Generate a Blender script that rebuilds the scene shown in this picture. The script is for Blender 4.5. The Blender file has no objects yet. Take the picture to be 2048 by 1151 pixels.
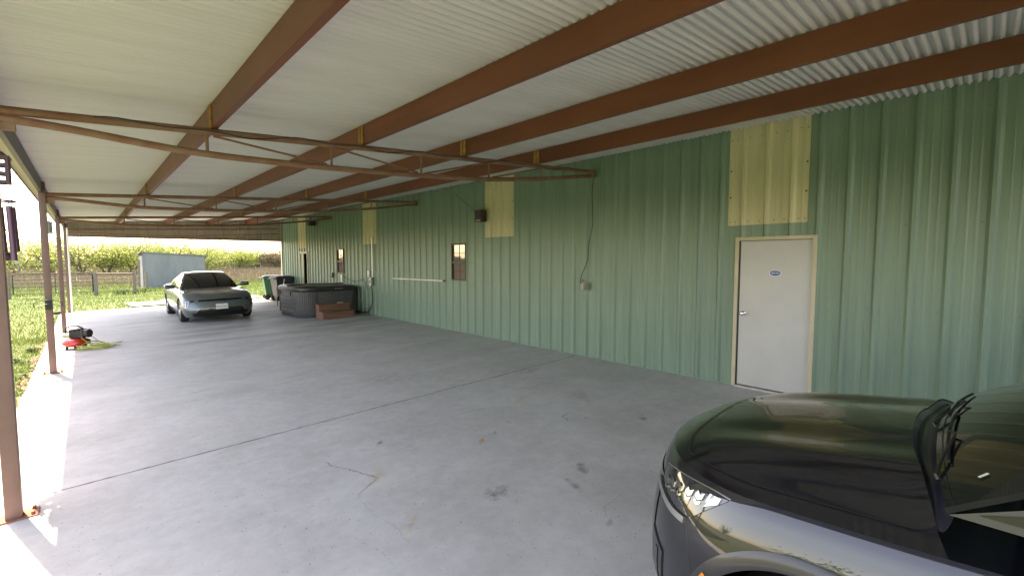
import bpy, bmesh, math, random
import numpy as np
from mathutils import Vector, Matrix
random.seed(7); rng = np.random.default_rng(7)
R = math.radians
scene = bpy.context.scene
C = scene.collection

# ------------------------------------------------------------------ camera, sky, sun, exposure
EYE = Vector((0, 0, 1.7765))
yaw, pitch = 0.7576, 0.0647
Fv = Vector((math.sin(yaw)*math.cos(pitch), math.cos(yaw)*math.cos(pitch), -math.sin(pitch)))
Rv = Vector((math.cos(yaw), -math.sin(yaw), 0)); Uv = Rv.cross(Fv)
cam = bpy.data.cameras.new('camera'); cam.lens = 15.858; cam.sensor_width = 36; cam.clip_start = 0.05; cam.clip_end = 3000
co = bpy.data.objects.new('camera', cam); C.objects.link(co)
co.matrix_world = Matrix(((Rv.x, Uv.x, -Fv.x, EYE.x), (Rv.y, Uv.y, -Fv.y, EYE.y), (Rv.z, Uv.z, -Fv.z, EYE.z), (0, 0, 0, 1)))
scene.camera = co

SUND = Vector((0.44, -1.69, -3.16)).normalized()
w = bpy.data.worlds.new('World'); scene.world = w; w.use_nodes = True
nt = w.node_tree; bg = nt.nodes['Background']
sky = nt.nodes.new('ShaderNodeTexSky'); sky.sky_type = 'NISHITA'; sky.sun_disc = False
sky.sun_elevation = math.asin(-SUND.z); sky.sun_rotation = math.atan2(-SUND.x, -SUND.y)
sky.air_density = 1.0; sky.dust_density = 1.2; sky.ozone_density = 1.0
nt.links.new(sky.outputs[0], bg.inputs[0]); bg.inputs[1].default_value = 0.15
sl = bpy.data.lights.new('sun', 'SUN'); sl.energy = 3.4; sl.angle = R(0.55); sl.color = (1.0, 0.95, 0.87)
so = bpy.data.objects.new('sun', sl); C.objects.link(so); so.rotation_euler = SUND.to_track_quat('-Z', 'Y').to_euler()
so.location = (-5, 15, 30)
vs = scene.view_settings; vs.view_transform = 'Standard'; vs.look = 'None'; vs.exposure = 2.82; vs.gamma = 1.0
vs.use_white_balance = True; vs.white_balance_temperature = 9200; vs.white_balance_tint = 21
vs.use_curve_mapping = False
scene.render.engine = 'CYCLES'
cy = scene.cycles; cy.use_denoising = True; cy.max_bounces = 10; cy.diffuse_bounces = 6; cy.glossy_bounces = 5
cy.caustics_reflective = False; cy.caustics_refractive = False; cy.sample_clamp_indirect = 6.0

# ------------------------------------------------------------------ helpers
WX = 6.574            # plane of the building wall
SL = -0.01764         # the slab falls this much per metre away from the wall
def fz(x): return SL*(WX-x)
def lerp(a, b, t): return a+(b-a)*t
def sstep(a, b, x):
    t = min(1, max(0, (x-a)/(b-a))); return t*t*(3-2*t)

class MB:
    def __init__(s): s.v = []; s.f = []
    def add(s, vs, fs):
        n = len(s.v); s.v += [tuple(p) for p in vs]; s.f += [tuple(i+n for i in f) for f in fs]; return s
    def box(s, x0, x1, y0, y1, z0, z1, M=None):
        vs = [(x, y, z) for z in (z0, z1) for y in (y0, y1) for x in (x0, x1)]
        if M is not None: vs = [M @ Vector(p) for p in vs]
        return s.add(vs, [(0, 2, 3, 1), (4, 5, 7, 6), (0, 1, 5, 4), (2, 6, 7, 3), (0, 4, 6, 2), (1, 3, 7, 5)])
    def bbox(s, x0, x1, y0, y1, z0, z1, b=0.01, M=None):
        bm = bmesh.new(); bmesh.ops.create_cube(bm, size=1)
        for v in bm.verts: v.co = Vector((lerp(x0, x1, v.co.x+.5), lerp(y0, y1, v.co.y+.5), lerp(z0, z1, v.co.z+.5)))
        bmesh.ops.bevel(bm, geom=bm.edges[:], offset=b, segments=2, affect='EDGES', profile=.6)
        if M is not None: bm.transform(M)
        bm.verts.index_update(); s.add([v.co for v in bm.verts], [[v.index for v in f.verts] for f in bm.faces]); bm.free(); return s
    def tube(s, pts, r, n=8, cap=True):
        pts = [Vector(p) for p in pts]; m = len(pts)
        rs = r if isinstance(r, (list, tuple)) else [r]*m
        up = None; ring = []
        for i, p in enumerate(pts):
            d = (pts[min(i+1, m-1)]-pts[max(i-1, 0)]).normalized()
            if up is None: up = Vector((0, 0, 1)) if abs(d.z) < .9 else Vector((1, 0, 0))
            a = d.cross(up).normalized(); b = a.cross(d).normalized(); up = b
            ring += [p+(a*math.cos(2*math.pi*k/n)+b*math.sin(2*math.pi*k/n))*rs[i] for k in range(n)]
        fs = [(i*n+k, i*n+(k+1) % n, (i+1)*n+(k+1) % n, (i+1)*n+k) for i in range(m-1) for k in range(n)]
        if cap: fs += [tuple(reversed(range(n))), tuple(range((m-1)*n, m*n))]
        return s.add(ring, fs)
    def lathe(s, prof, n=24, M=None, close=False):
        vs = []
        for (r, z) in prof: vs += [Vector((r*math.cos(2*math.pi*k/n), r*math.sin(2*math.pi*k/n), z)) for k in range(n)]
        m = len(prof)
        fs = [(i*n+k, i*n+(k+1) % n, (i+1)*n+(k+1) % n, (i+1)*n+k) for i in range(m-1) for k in range(n)]
        if close: fs += [tuple(reversed(range(n))), tuple(range((m-1)*n, m*n))]
        if M is not None: vs = [M @ v for v in vs]
        return s.add(vs, fs)
    def grid(s, fn, us, vs_, flip=False):
        nu, nv = len(us), len(vs_)
        vv = [fn(u, v) for u in us for v in vs_]
        fs = [(i*nv+j, (i+1)*nv+j, (i+1)*nv+j+1, i*nv+j+1) for i in range(nu-1) for j in range(nv-1)]
        if flip: fs = [f[::-1] for f in fs]
        return s.add(vv, fs)
    def prism(s, poly, fn0, fn1):
        n = len(poly)
        return s.add([fn0(*p) for p in poly]+[fn1(*p) for p in poly],
                     [tuple(reversed(range(n))), tuple(range(n, 2*n))]+[(i, (i+1) % n, n+(i+1) % n, n+i) for i in range(n)])
    def mesh(s, name, mat=None, smooth=None, merge=False):
        me = bpy.data.meshes.new(name); me.from_pydata(s.v, [], s.f)
        bm = bmesh.new(); bm.from_mesh(me)
        if merge: bmesh.ops.remove_doubles(bm, verts=bm.verts[:], dist=2e-4)
        bmesh.ops.recalc_face_normals(bm, faces=bm.faces[:]); bm.to_mesh(me); bm.free()
        if mat is not None: me.materials.append(M[mat] if isinstance(mat, str) else mat)
        if smooth:
            me.polygons.foreach_set('use_smooth', [True]*len(me.polygons))
            if smooth is not True: me.set_sharp_from_angle(angle=R(smooth))
        me.update(); return me
    def build(s, name, mat, parent=None, smooth=None, merge=False, local=False, **kw):
        return place(s.mesh(name, mat, smooth, merge), name, parent, local, **kw)

def place(me, name, parent=None, local=False, **kw):
    o = bpy.data.objects.new(name, me); C.objects.link(o)
    if parent is not None:
        o.parent = parent
        if not local: o.matrix_parent_inverse = world_of(parent).inverted()
    for k, v in kw.items(): o[k] = v
    return o
def world_of(o):
    if o.parent is None: return o.matrix_basis.copy()
    return world_of(o.parent) @ o.matrix_parent_inverse @ o.matrix_basis
def thing(name, label, category, loc=(0, 0, 0), rotz=0, group=None, rot=None):
    o = bpy.data.objects.new(name, None); C.objects.link(o); o.location = loc
    o.rotation_euler = rot if rot else (0, 0, rotz); o.empty_display_size = .1
    o['label'] = label; o['category'] = category
    if group: o['group'] = group
    return o
def tag(o, label, category, group=None):
    o['label'] = label; o['category'] = category
    if group: o['group'] = group
    return o

# ------------------------------------------------------------------ materials
M = {}
def mat(name, col, rough=.6, metal=0., var=0., vscale=3., col2=None, bump=0., bscale=60., coat=0., stretch=(1, 1, 1), spec=.5, sub=None, detail=5.0, emis=None, coat_rough=.03, trans=0.):
    m = bpy.data.materials.new(name); m.use_nodes = True; t = m.node_tree; b = t.nodes['Principled BSDF']
    b.inputs['Base Color'].default_value = (*col, 1); b.inputs['Roughness'].default_value = rough; b.inputs['Metallic'].default_value = metal
    b.inputs['Specular IOR Level'].default_value = spec
    b.inputs['Coat Weight'].default_value = coat; b.inputs['Coat Roughness'].default_value = coat_rough
    b.inputs['Transmission Weight'].default_value = trans
    if var or col2 or bump:
        tc = t.nodes.new('ShaderNodeTexCoord'); mp = t.nodes.new('ShaderNodeMapping'); mp.inputs['Scale'].default_value = stretch
        t.links.new(tc.outputs['Object'], mp.inputs[0])
    if var or col2:
        n = t.nodes.new('ShaderNodeTexNoise'); n.inputs['Scale'].default_value = vscale; n.inputs['Detail'].default_value = detail; n.inputs['Roughness'].default_value = .62
        t.links.new(mp.outputs[0], n.inputs[0])
        rp = t.nodes.new('ShaderNodeValToRGB'); rp.color_ramp.elements[0].position = .33; rp.color_ramp.elements[1].position = .67
        a = col if col2 else tuple(c*(1-var) for c in col); c2 = col2 if col2 else tuple(min(1, c*(1+var)) for c in col)
        rp.color_ramp.elements[0].color = (*a, 1); rp.color_ramp.elements[1].color = (*c2, 1)
        t.links.new(n.outputs[0], rp.inputs[0]); t.links.new(rp.outputs[0], b.inputs['Base Color'])
    if bump:
        n2 = t.nodes.new('ShaderNodeTexNoise'); n2.inputs['Scale'].default_value = bscale; n2.inputs['Detail'].default_value = 4
        t.links.new(mp.outputs[0], n2.inputs[0])
        bp = t.nodes.new('ShaderNodeBump'); bp.inputs['Strength'].default_value = bump; bp.inputs['Distance'].default_value = .01
        t.links.new(n2.outputs[0], bp.inputs['Height']); t.links.new(bp.outputs[0], b.inputs['Normal'])
    M[name] = m; return m
def leafmat(name, col, col2, tl=.45):
    m = mat(name, col, .65, vscale=.9, col2=col2, spec=.2, detail=3)
    t = m.node_tree; b = t.nodes['Principled BSDF']; out = t.nodes['Material Output']
    tr = t.nodes.new('ShaderNodeBsdfTranslucent'); mx = t.nodes.new('ShaderNodeMixShader'); mx.inputs[0].default_value = tl
    src = b.inputs['Base Color'].links[0].from_socket
    t.links.new(src, tr.inputs[0]); t.links.new(b.outputs[0], mx.inputs[1]); t.links.new(tr.outputs[0], mx.inputs[2]); t.links.new(mx.outputs[0], out.inputs[0])
    return m
def nd(t, kind, **kw):
    n = t.nodes.new(kind)
    for k, v in kw.items():
        if k.startswith('i_'): n.inputs[k[2:].replace('_', ' ')].default_value = v
        else: setattr(n, k, v)
    return n

mat('green_paint', (.145, .235, .185), .40, var=.11, vscale=1.4, stretch=(1, 6, .35), spec=.5)
mat('fiberglass', (.50, .47, .31), .5, var=.10, vscale=2.2, stretch=(1, 5, .5))
mat('cream_trim', (.48, .43, .32), .5, var=.06, vscale=6)
mat('white_door', (.47, .475, .485), .45, var=.05, vscale=2)
mat('chrome', (.75, .75, .75), .12, 1.0)
mat('steel', (.5, .5, .5), .35, 1.0, var=.15, vscale=20)
mat('dark_bronze', (.045, .03, .025), .45)
mat('red_oxide', (.145, .043, .018), .5, var=.20, vscale=1.2, stretch=(3, .6, 3))
mat('rusty_pipe', (.20, .085, .055), .65, vscale=7, col2=(.235, .15, .095), bump=.2, bscale=40)
mat('weld_yellow', (.42, .23, .06), .6, vscale=14, col2=(.20, .085, .03))
mat('post_brown', (.175, .10, .085), .5, var=.14, vscale=3, bump=.05)
mat('eave_steel', (.11, .085, .10), .5, var=.1)
mat('header_sheet', (.32, .285, .255), .5, var=.12, vscale=2, stretch=(3, 1, .5))
mat('rust_plate', (.20, .075, .045), .8, vscale=14, col2=(.30, .15, .10), bump=.2)
mat('black_plastic', (.012, .012, .013), .45)
mat('black_rubber', (.016, .016, .016), .75, bump=.1)
mat('black_gloss', (.006, .006, .007), .12, coat=.5)
mat('dark_cable', (.012, .014, .012), .6)
mat('white_paint', (.78, .78, .76), .4)
mat('white_plastic', (.72, .72, .69), .45)
mat('grey_box', (.10, .16, .14), .5)
mat('speaker_box', (.05, .025, .018), .5, var=.2)
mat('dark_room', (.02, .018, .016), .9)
mat('glass_dark', (.014, .015, .015), .03, spec=.45)
mat('pane_glass', (.10, .11, .12), .03, spec=1.5, coat=1)
mat('screen_mesh', (.17, .13, .11), .8, var=.06, vscale=60)
mat('blind', (.35, .29, .25), .7)
mat('tub_panel', (.065, .068, .075), .55, var=.07, vscale=4)
mat('tub_base', (.03, .04, .055), .5)
mat('vinyl_black', (.018, .019, .024), .38, var=.15, vscale=5, bump=.25, bscale=14)
mat('step_wood', (.13, .062, .038), .7, vscale=5, col2=(.20, .105, .07), stretch=(.6, 6, 6), bump=.15)
mat('bin_green', (.035, .15, .075), .5, var=.06)
mat('bin_lid', (.02, .035, .033), .5)
mat('bin_black', (.035, .037, .042), .5, var=.05)
mat('bin_edge', (.30, .31, .30), .5)
mat('comp_red', (.42, .022, .018), .3, coat=.4, var=.05)
mat('hose_lime', (.40, .46, .09), .45)
mat('gate_steel', (.04, .047, .04), .7, 0., var=.2, vscale=8)
mat('wood_post', (.13, .10, .075), .85, vscale=9, col2=(.24, .20, .16), stretch=(4, 4, .7), bump=.3)
mat('galv', (.17, .185, .195), .5, .2, var=.12, vscale=1.2, stretch=(2, 2, .4))
mat('wire', (.25, .24, .22), .5, .6)
mat('bark', (.10, .08, .062), .9, vscale=6, col2=(.19, .155, .12), bump=.4, bscale=20)
leafmat('leaf_spring', (.17, .235, .065), (.25, .31, .10), .62)
leafmat('leaf_olive', (.05, .065, .028), (.10, .11, .05), .3)
leafmat('leaf_tan', (.10, .09, .055), (.15, .135, .07), .3)
leafmat('grass_blade', (.075, .14, .03), (.135, .185, .06), .5)
leafmat('dry_blade', (.095, .09, .05), (.165, .14, .10), .35)
leafmat('weed_leaf', (.055, .10, .03), (.12, .165, .07), .35)
mat('farhouse', (.4, .4, .39), .7); mat('farroof', (.10, .10, .11), .7)
mat('suv_paint', (.004, .005, .009), .35, 0., coat=1.0, spec=.25, coat_rough=.008)
mat('sedan_paint', (.115, .15, .16), .33, .4, coat=1.0, var=.02, coat_rough=.03)
for n_ in ('suv_paint', 'sedan_paint'): M[n_].node_tree.nodes['Principled BSDF'].inputs['Coat IOR'].default_value = 1.6 if n_[1] == 'u' else 1.5
mat('cladding', (.022, .023, .026), .35, coat=.25)
mat('cowl_plastic', (.016, .017, .030), .35, coat=.3)
mat('lens_clear', (.26, .27, .29), .08, .8, coat=1)
mat('lens_dark', (.02, .022, .024), .08, coat=1)
mat('amber', (.75, .22, .01), .3, coat=.6)
mat('red_lens', (.35, .01, .02), .2, coat=.6)
mat('plate_white', (.75, .76, .78), .45); mat('plate_ink', (.02, .02, .03), .5)
mat('sticker_blue', (.03, .09, .30), .4); mat('sticker_white', (.78, .80, .84), .4)
mat('wall_screw', (.09, .13, .11), .5)
mat('screw_dark', (.05, .045, .04), .5, .4)
mat('tyre', (.018, .018, .019), .8, bump=.1)
mat('alloy', (.42, .43, .45), .3, .9)
mat('chime_metal', (.16, .09, .15), .4, .5); mat('chime_wood', (.10, .05, .07), .6)
mat('dirt', (.16, .10, .08), .95, vscale=9, col2=(.30, .20, .165), bump=.5, bscale=25)

# corrugated roof sheet: pale painted steel, dusty, with dark specks and streaks
def roof_mat():
    m = mat('roof_sheet', (.55, .56, .56), .5, .0, var=.07, vscale=1.1, stretch=(.5, 3, 1))
    t = m.node_tree; b = t.nodes['Principled BSDF']; src = b.inputs['Base Color'].links[0].from_socket
    tc = nd(t, 'ShaderNodeTexCoord'); v = nd(t, 'ShaderNodeTexVoronoi', i_Scale=5.0); t.links.new(tc.outputs['Object'], v.inputs[0])
    n = nd(t, 'ShaderNodeTexNoise', i_Scale=.9, i_Detail=2.0); t.links.new(tc.outputs['Object'], n.inputs[0])
    th = nd(t, 'ShaderNodeMapRange'); th.inputs[1].default_value = .52; th.inputs[2].default_value = .72; th.inputs[3].default_value = 0; th.inputs[4].default_value = .075
    t.links.new(n.outputs[0], th.inputs[0])
    lt = nd(t, 'ShaderNodeMath', operation='LESS_THAN'); t.links.new(v.outputs['Distance'], lt.inputs[0]); t.links.new(th.outputs[0], lt.inputs[1])
    mx = nd(t, 'ShaderNodeMix', data_type='RGBA'); t.links.new(lt.outputs[0], mx.inputs[0]); t.links.new(src, mx.inputs[6]); mx.inputs[7].default_value = (.10, .09, .07, 1)
    t.links.new(mx.outputs[2], b.inputs['Base Color'])
roof_mat()

# concrete: mottled grey, darker drag marks across, stains of their own shape
def concrete():
    m = mat('concrete', (.46, .455, .45), .62, bump=.08, bscale=90)
    t = m.node_tree; b = t.nodes['Principled BSDF']; tc = nd(t, 'ShaderNodeTexCoord'); O = tc.outputs['Object']
    def noise(scale, stretch, detail=5, rough=.6):
        mp = nd(t, 'ShaderNodeMapping'); mp.inputs['Scale'].default_value = stretch; t.links.new(O, mp.inputs[0])
        n = nd(t, 'ShaderNodeTexNoise', i_Scale=scale, i_Detail=float(detail), i_Roughness=rough); t.links.new(mp.outputs[0], n.inputs[0]); return n.outputs[0]
    def ramp(src, p0, p1, c0, c1):
        r = nd(t, 'ShaderNodeValToRGB'); e = r.color_ramp.elements; e[0].position = p0; e[1].position = p1; e[0].color = (*c0, 1); e[1].color = (*c1, 1)
        t.links.new(src, r.inputs[0]); return r.outputs[0]
    def mul(a, b_, f=1.0):
        x = nd(t, 'ShaderNodeMix', data_type='RGBA', blend_type='MULTIPLY'); x.inputs[0].default_value = f
        t.links.new(a, x.inputs[6]); t.links.new(b_, x.inputs[7]); return x.outputs[2]
    col = ramp(noise(.9, (1, 1, 1)), .3, .7, (.45, .445, .44), (.52, .515, .51))
    col = mul(col, ramp(noise(9, (1, 1, 1), 6, .7), .3, .75, (.88, .88, .88), (1.06, 1.06, 1.05)))
    col = mul(col, ramp(noise(1.3, (1, 1, 1), 7, .7), .36, .60, (.90, .895, .885), (1.03, 1.03, 1.03)))
    # wear: darker damp-looking bands further in, where the cars turn
    sep = nd(t, 'ShaderNodeSeparateXYZ'); t.links.new(O, sep.inputs[0])
    mr = nd(t, 'ShaderNodeMapRange'); mr.inputs[1].default_value = 8.5; mr.inputs[2].default_value = 13; t.links.new(sep.outputs[1], mr.inputs[0])
    bands = ramp(noise(1.5, (.10, 1.3, 1), 6, .65), .42, .56, (.66, .66, .665), (1, 1, 1))
    x = nd(t, 'ShaderNodeMix', data_type='RGBA', blend_type='MULTIPLY'); t.links.new(mr.outputs[0], x.inputs[0]); t.links.new(col, x.inputs[6]); t.links.new(bands, x.inputs[7]); col = x.outputs[2]
    wn = nd(t, 'ShaderNodeTexNoise', i_Scale=11.0, i_Detail=6.0, i_Roughness=.65); t.links.new(O, wn.inputs[0])
    def stain(cx, cy_, rx, ry, ang, c, amt, soft=.45):
        nonlocal col
        mp = nd(t, 'ShaderNodeMapping', vector_type='TEXTURE'); mp.inputs['Location'].default_value = (cx, cy_, 0); mp.inputs['Rotation'].default_value = (0, 0, R(ang)); mp.inputs['Scale'].default_value = (rx, ry, 50)
        t.links.new(O, mp.inputs[0])
        ln = nd(t, 'ShaderNodeVectorMath', operation='LENGTH'); t.links.new(mp.outputs[0], ln.inputs[0])
        ad = nd(t, 'ShaderNodeMath', operation='MULTIPLY_ADD'); ad.inputs[1].default_value = 3.6; t.links.new(wn.outputs[0], ad.inputs[0])
        t.links.new(ln.outputs['Value'], ad.inputs[2])
        r = nd(t, 'ShaderNodeMapRange'); r.inputs[1].default_value = 2.75; r.inputs[2].default_value = 2.75-soft-.55; r.inputs[3].default_value = 0; r.inputs[4].default_value = amt
        t.links.new(ad.outputs[0], r.inputs[0])
        x = nd(t, 'ShaderNodeMix', data_type='RGBA', blend_type='MULTIPLY'); x.inputs[7].default_value = (*c, 1); t.links.new(r.outputs[0], x.inputs[0]); t.links.new(col, x.inputs[6]); col = x.outputs[2]
    dk = (.40, .37, .34); og = (1.0, .62, .22)
    for a in [(2.30, 2.62, .13, .09, 30, dk, .9), (3.11, 2.39, .12, .06, 60, dk, .9), (2.83, 2.26, .13, .035, 70, dk, .7),
              (2.86, 3.46, .15, .035, 35, og, 1), (3.08, 3.52, .06, .03, 30, dk, .9), (2.09, 4.16, .08, .03, 35, dk, .9),
              (4.53, 2.63, .09, .05, 20, dk, .9), (4.1, 3.1, .05, .03, 0, dk, .8), (1.75, 3.55, .2, .07, 50, (1, .82, .6), .8), (1.6, 2.72, .16, .03, 40, (1, .8, .55), .8),
              (3.3, 6.3, .28, .05, 20, dk, .6), (3.75, 5.0, .05, .02, 30, dk, .8), (3.38, 3.62, .08, .03, 80, dk, .6),
              (4.0, 4.1, .25, .06, 20, (1, .85, .6), .7), (2.2, 7.2, .3, .04, 10, dk, .5), (1.1, 7.6, .2, .03, 5, dk, .45), (4.7, 3.6, .3, .12, 40, dk, .3), (2.6, 1.75, .06, .03, 10, dk, .7), (5.2, 5.0, .3, .1, 10, dk, .3)]:
        stain(*a)
    sp = ramp(noise(46, (1, 1, 1), 1, .4), .735, .76, (1, 1, 1), (.55, .53, .50)); col = mul(col, sp)
    t.links.new(col, b.inputs['Base Color'])
    b.inputs['Specular IOR Level'].default_value = .28; rr = ramp(noise(1.5, (.15, 1.3, 1)), .35, .6, (.50, .50, .50), (.80, .80, .80)); t.links.new(rr, b.inputs['Roughness'])
concrete()

# ground sheet: lawn near, dry pasture beyond
def ground_mat():
    m = mat('ground', (.1, .13, .04), .95, bump=.6, bscale=9)
    t = m.node_tree; b = t.nodes['Principled BSDF']; tc = nd(t, 'ShaderNodeTexCoord'); O = tc.outputs['Object']
    n1 = nd(t, 'ShaderNodeTexNoise', i_Scale=.35, i_Detail=6.0); t.links.new(O, n1.inputs[0])
    n2 = nd(t, 'ShaderNodeTexNoise', i_Scale=6.0, i_Detail=6.0, i_Roughness=.7); t.links.new(O, n2.inputs[0])
    sep = nd(t, 'ShaderNodeSeparateXYZ'); t.links.new(O, sep.inputs[0])
    ad = nd(t, 'ShaderNodeMath', operation='MULTIPLY_ADD'); ad.inputs[1].default_value = 22; t.links.new(n1.outputs[0], ad.inputs[0]); t.links.new(sep.outputs[1], ad.inputs[2])
    mr = nd(t, 'ShaderNodeMapRange'); mr.inputs[1].default_value = 50; mr.inputs[2].default_value = 64; t.links.new(ad.outputs[0], mr.inputs[0])
    g = nd(t, 'ShaderNodeValToRGB'); e = g.color_ramp.elements; e[0].position = .3; e[1].position = .7; e[0].color = (.05, .088, .02, 1); e[1].color = (.10, .13, .042, 1); t.links.new(n2.outputs[0], g.inputs[0])
    d = nd(t, 'ShaderNodeValToRGB'); e = d.color_ramp.elements; e[0].position = .3; e[1].position = .7; e[0].color = (.06, .048, .032, 1); e[1].color = (.10, .082, .058, 1); t.links.new(n2.outputs[0], d.inputs[0])
    mx = nd(t, 'ShaderNodeMix', data_type='RGBA'); t.links.new(mr.outputs[0], mx.inputs[0]); t.links.new(g.outputs[0], mx.inputs[6]); t.links.new(d.outputs[0], mx.inputs[7]); t.links.new(mx.outputs[2], b.inputs['Base Color'])
ground_mat()
# ------------------------------------------------------------------ ground, slab, path
SX0, SY1 = -0.70, 22.42
def gz(x, y):
    base = fz(min(6.6, max(-.8, x)))-.045
    dx = max(SX0-x, 0, x-16); dy = max(y-SY1, 0, -12-y); d = math.hypot(dx, dy)
    t = sstep(0.3, 16, d)
    bump = .02*math.sin(x*1.7+y*.6)*math.cos(y*1.1-x*.4)*min(1, d/2)
    return lerp(base, -.33, t)+bump - (.05 if d <= 0 else 0)
def ground():
    xs = list(np.concatenate([[-900, -400, -200, -120, -80], np.arange(-60, -8, 4), np.arange(-8, 20, .5), np.arange(20, 60, 4), [60, 80, 120, 200, 400, 900]]))
    ys = list(np.concatenate([[-600, -200, -80, -40], np.arange(-24, 2, 2), np.arange(2, 42, .5), np.arange(42, 100, 4), [100, 140, 200, 400, 900, 1500]]))
    mb = MB(); mb.grid(lambda x, y: (x, y, gz(x, y)), xs, ys)
    mb.build('lawn_ground', 'ground', smooth=True, kind='structure')
ground()

slab = MB(); slab.box(SX0+.02, WX+.3, -12, SY1-.02, -.4, -.2)
slab = slab.build('concrete_slab', 'concrete', kind='structure')
JY = [-12, -6.6, -.72, 5.155, 11.04, 16.9, SY1]
for a, b in zip(JY[:-1], JY[1:]):
    mb = MB(); g = .005
    n = 60; ys = np.linspace(a+g, b-g, n)
    # left edge slightly ragged
    ed = [SX0+.012*math.sin(y*7.3)+.008*math.sin(y*23+1) for y in ys]
    top = [(ed[i], y, fz(ed[i])) for i, y in enumerate(ys)]+[(WX+.05, y, fz(WX+.05)) for y in ys]
    bot = [(p[0], p[1], p[2]-.19) for p in top]
    V = top+bot; m = 2*n
    F_ = [(i, i+1, n+i+1, n+i) for i in range(n-1)]+[(i, m+i, m+i+1, i+1) for i in range(n-1)]
    F_ += [(0, n, m+n, m), (n-1, m+n-1, m+2*n-1, 2*n-1)]
    mb.add(V, F_); mb.build('slab_section', 'concrete', slab)
def ribbon(pts, w, name, matn, parent, dz=.0025):
    mb = MB(); vs = []
    for i, p in enumerate(pts):
        q = pts[min(i+1, len(pts)-1)]; o = pts[max(i-1, 0)]
        d = Vector((q[0]-o[0], q[1]-o[1], 0)).normalized(); nrm = Vector((-d.y, d.x, 0)); ww = w*(.35+.9*random.random())
        for s in (-1, 1):
            x = p[0]+s*nrm.x*ww/2; y = p[1]+s*nrm.y*ww/2; vs.append((x, y, fz(x)+dz))
    mb.add(vs, [(2*i, 2*i+1, 2*i+3, 2*i+2) for i in range(len(pts)-1)])
    return mb.build(name, matn, parent)
mat('crack_dark', (.13, .12, .11), .9, vscale=25, col2=(.36, .35, .33))
mat('joint_dark', (.07, .065, .06), .95, vscale=15, col2=(.16, .15, .14))
mat('crack_tan', (.30, .25, .17), .9, vscale=30, col2=(.42, .41, .39))
def wander(pts, step=.028, amp=.014):
    out = []
    for (a, b) in zip(pts[:-1], pts[1:]):
        n = max(2, int(math.dist(a, b)/step))
        for k in range(n):
            t = k/n; out.append((lerp(a[0], b[0], t)+random.uniform(-amp, amp), lerp(a[1], b[1], t)+random.uniform(-amp, amp)))
    out.append(pts[-1]); return out
ribbon(wander([(1.53, 4.12), (1.55, 3.98), (1.66, 3.72), (1.73, 3.5)]), .009, 'crack', 'crack_dark', slab)
ribbon(wander([(1.73, 3.5), (1.62, 3.43), (1.49, 3.35)]), .008, 'crack', 'crack_tan', slab)
ribbon(wander([(1.49, 3.35), (1.45, 3.1), (1.5, 2.8), (1.47, 2.55)]), .0022, 'crack', 'crack_dark', slab)
ribbon(wander([(3.0, 1.9), (2.72, 1.88), (2.6, 1.75)]), .004, 'crack', 'crack_dark', slab)
ribbon(wander([(3.62, 4.1), (3.35, 4.2), (3.1, 4.25)]), .008, 'crack', 'crack_dark', slab)
ribbon(wander([(4.05, 3.3), (3.95, 3.35), (3.9, 3.2)]), .012, 'crack', 'crack_dark', slab)
for j in JY[1:-1]: ribbon(wander([(SX0+.05, j), (WX-.1, j)], .06, .0015), .020 if j < 6 else .016, 'joint_filler', 'joint_dark', slab, .001)
for (a, b) in [((-.5, 14.4), (5.5, 14.5)), ((-.4, 12.6), (4.5, 12.7)), ((0, 18.4), (4, 18.5))]: ribbon(wander([a, b], .1, .01), .01, 'crack', 'crack_dark', slab)
mb = MB(); xs = np.linspace(1.15, 6.0, 40); ys = [23.15, 25.1]
mb.grid(lambda x, y: (x+(.12*math.sin(x*9)+.5*max(0, 1.6-x) if y < 24 else .1*math.sin(y)), y+.06*math.sin(x*6.1), gz(x, 24)+.06), list(xs), ys)
mb.build('concrete_path', 'concrete', kind='structure')
# strip of bare red dirt and chips along the slab edge
mb = MB()
ys = list(np.linspace(4.5, 16, 60))
mb.grid(lambda y, s: (SX0-.005-s*(.10+.06*math.sin(y*3.1)+.05*math.sin(y*7)), y, gz(SX0-.3*s, y)+.018-.02*s), ys, [0, .5, 1])
mb.build('dirt_strip', 'dirt', smooth=True, kind='structure')

# ------------------------------------------------------------------ the metal building
RIB = .293; RH = .032
BY0, BY1 = -10.0, 22.24; ZT = 3.56
bld = thing('metal_building', 'long green ribbed metal building running along the carport', 'building', (WX+4, 8, 0))
def prof_pts(y0, y1, off=0.0):
    """(y, protrusion) of the ribbed sheet between y0 and y1"""
    out = []
    k0 = math.floor(y0/RIB)-1; k1 = math.ceil(y1/RIB)+1
    P = []
    for k in range(k0, k1+1):
        c = k*RIB
        P += [(c-.043, 0), (c-.016, RH), (c+.016, RH), (c+.043, 0), (c+.095, 0), (c+.104, .004), (c+.116, .004), (c+.125, 0), (c+.168, 0), (c+.177, .004), (c+.189, .004), (c+.198, 0)]
    P.sort()
    def at(y):
        for a, b in zip(P[:-1], P[1:]):
            if a[0] <= y <= b[0]: return lerp(a[1], b[1], (y-a[0])/max(1e-9, b[0]-a[0]))
        return 0
    out = [(y0, at(y0))]+[p for p in P if y0+1e-4 < p[0] < y1-1e-4]+[(y1, at(y1))]
    return [(y, d+off) for y, d in out]
def sheet(mb, y0, y1, z0, z1, off=0., wav=0.):
    pts = prof_pts(y0, y1, off); n = len(pts)
    zs = [z0, z1]
    vs = [(WX-d, y, z) for z in zs for (y, d) in pts]
    mb.add(vs, [(i, i+1, n+i+1, n+i) for i in range(n-1)])
DOOR = (1.46, 2.425, -.02, 2.07); FDOOR = (18.94, 19.84, -.02, 2.05)
WIN1 = (8.50, 9.08, 1.25, 2.14); WIN2 = (15.45, 16.01, 1.26, 2.12)
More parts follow.
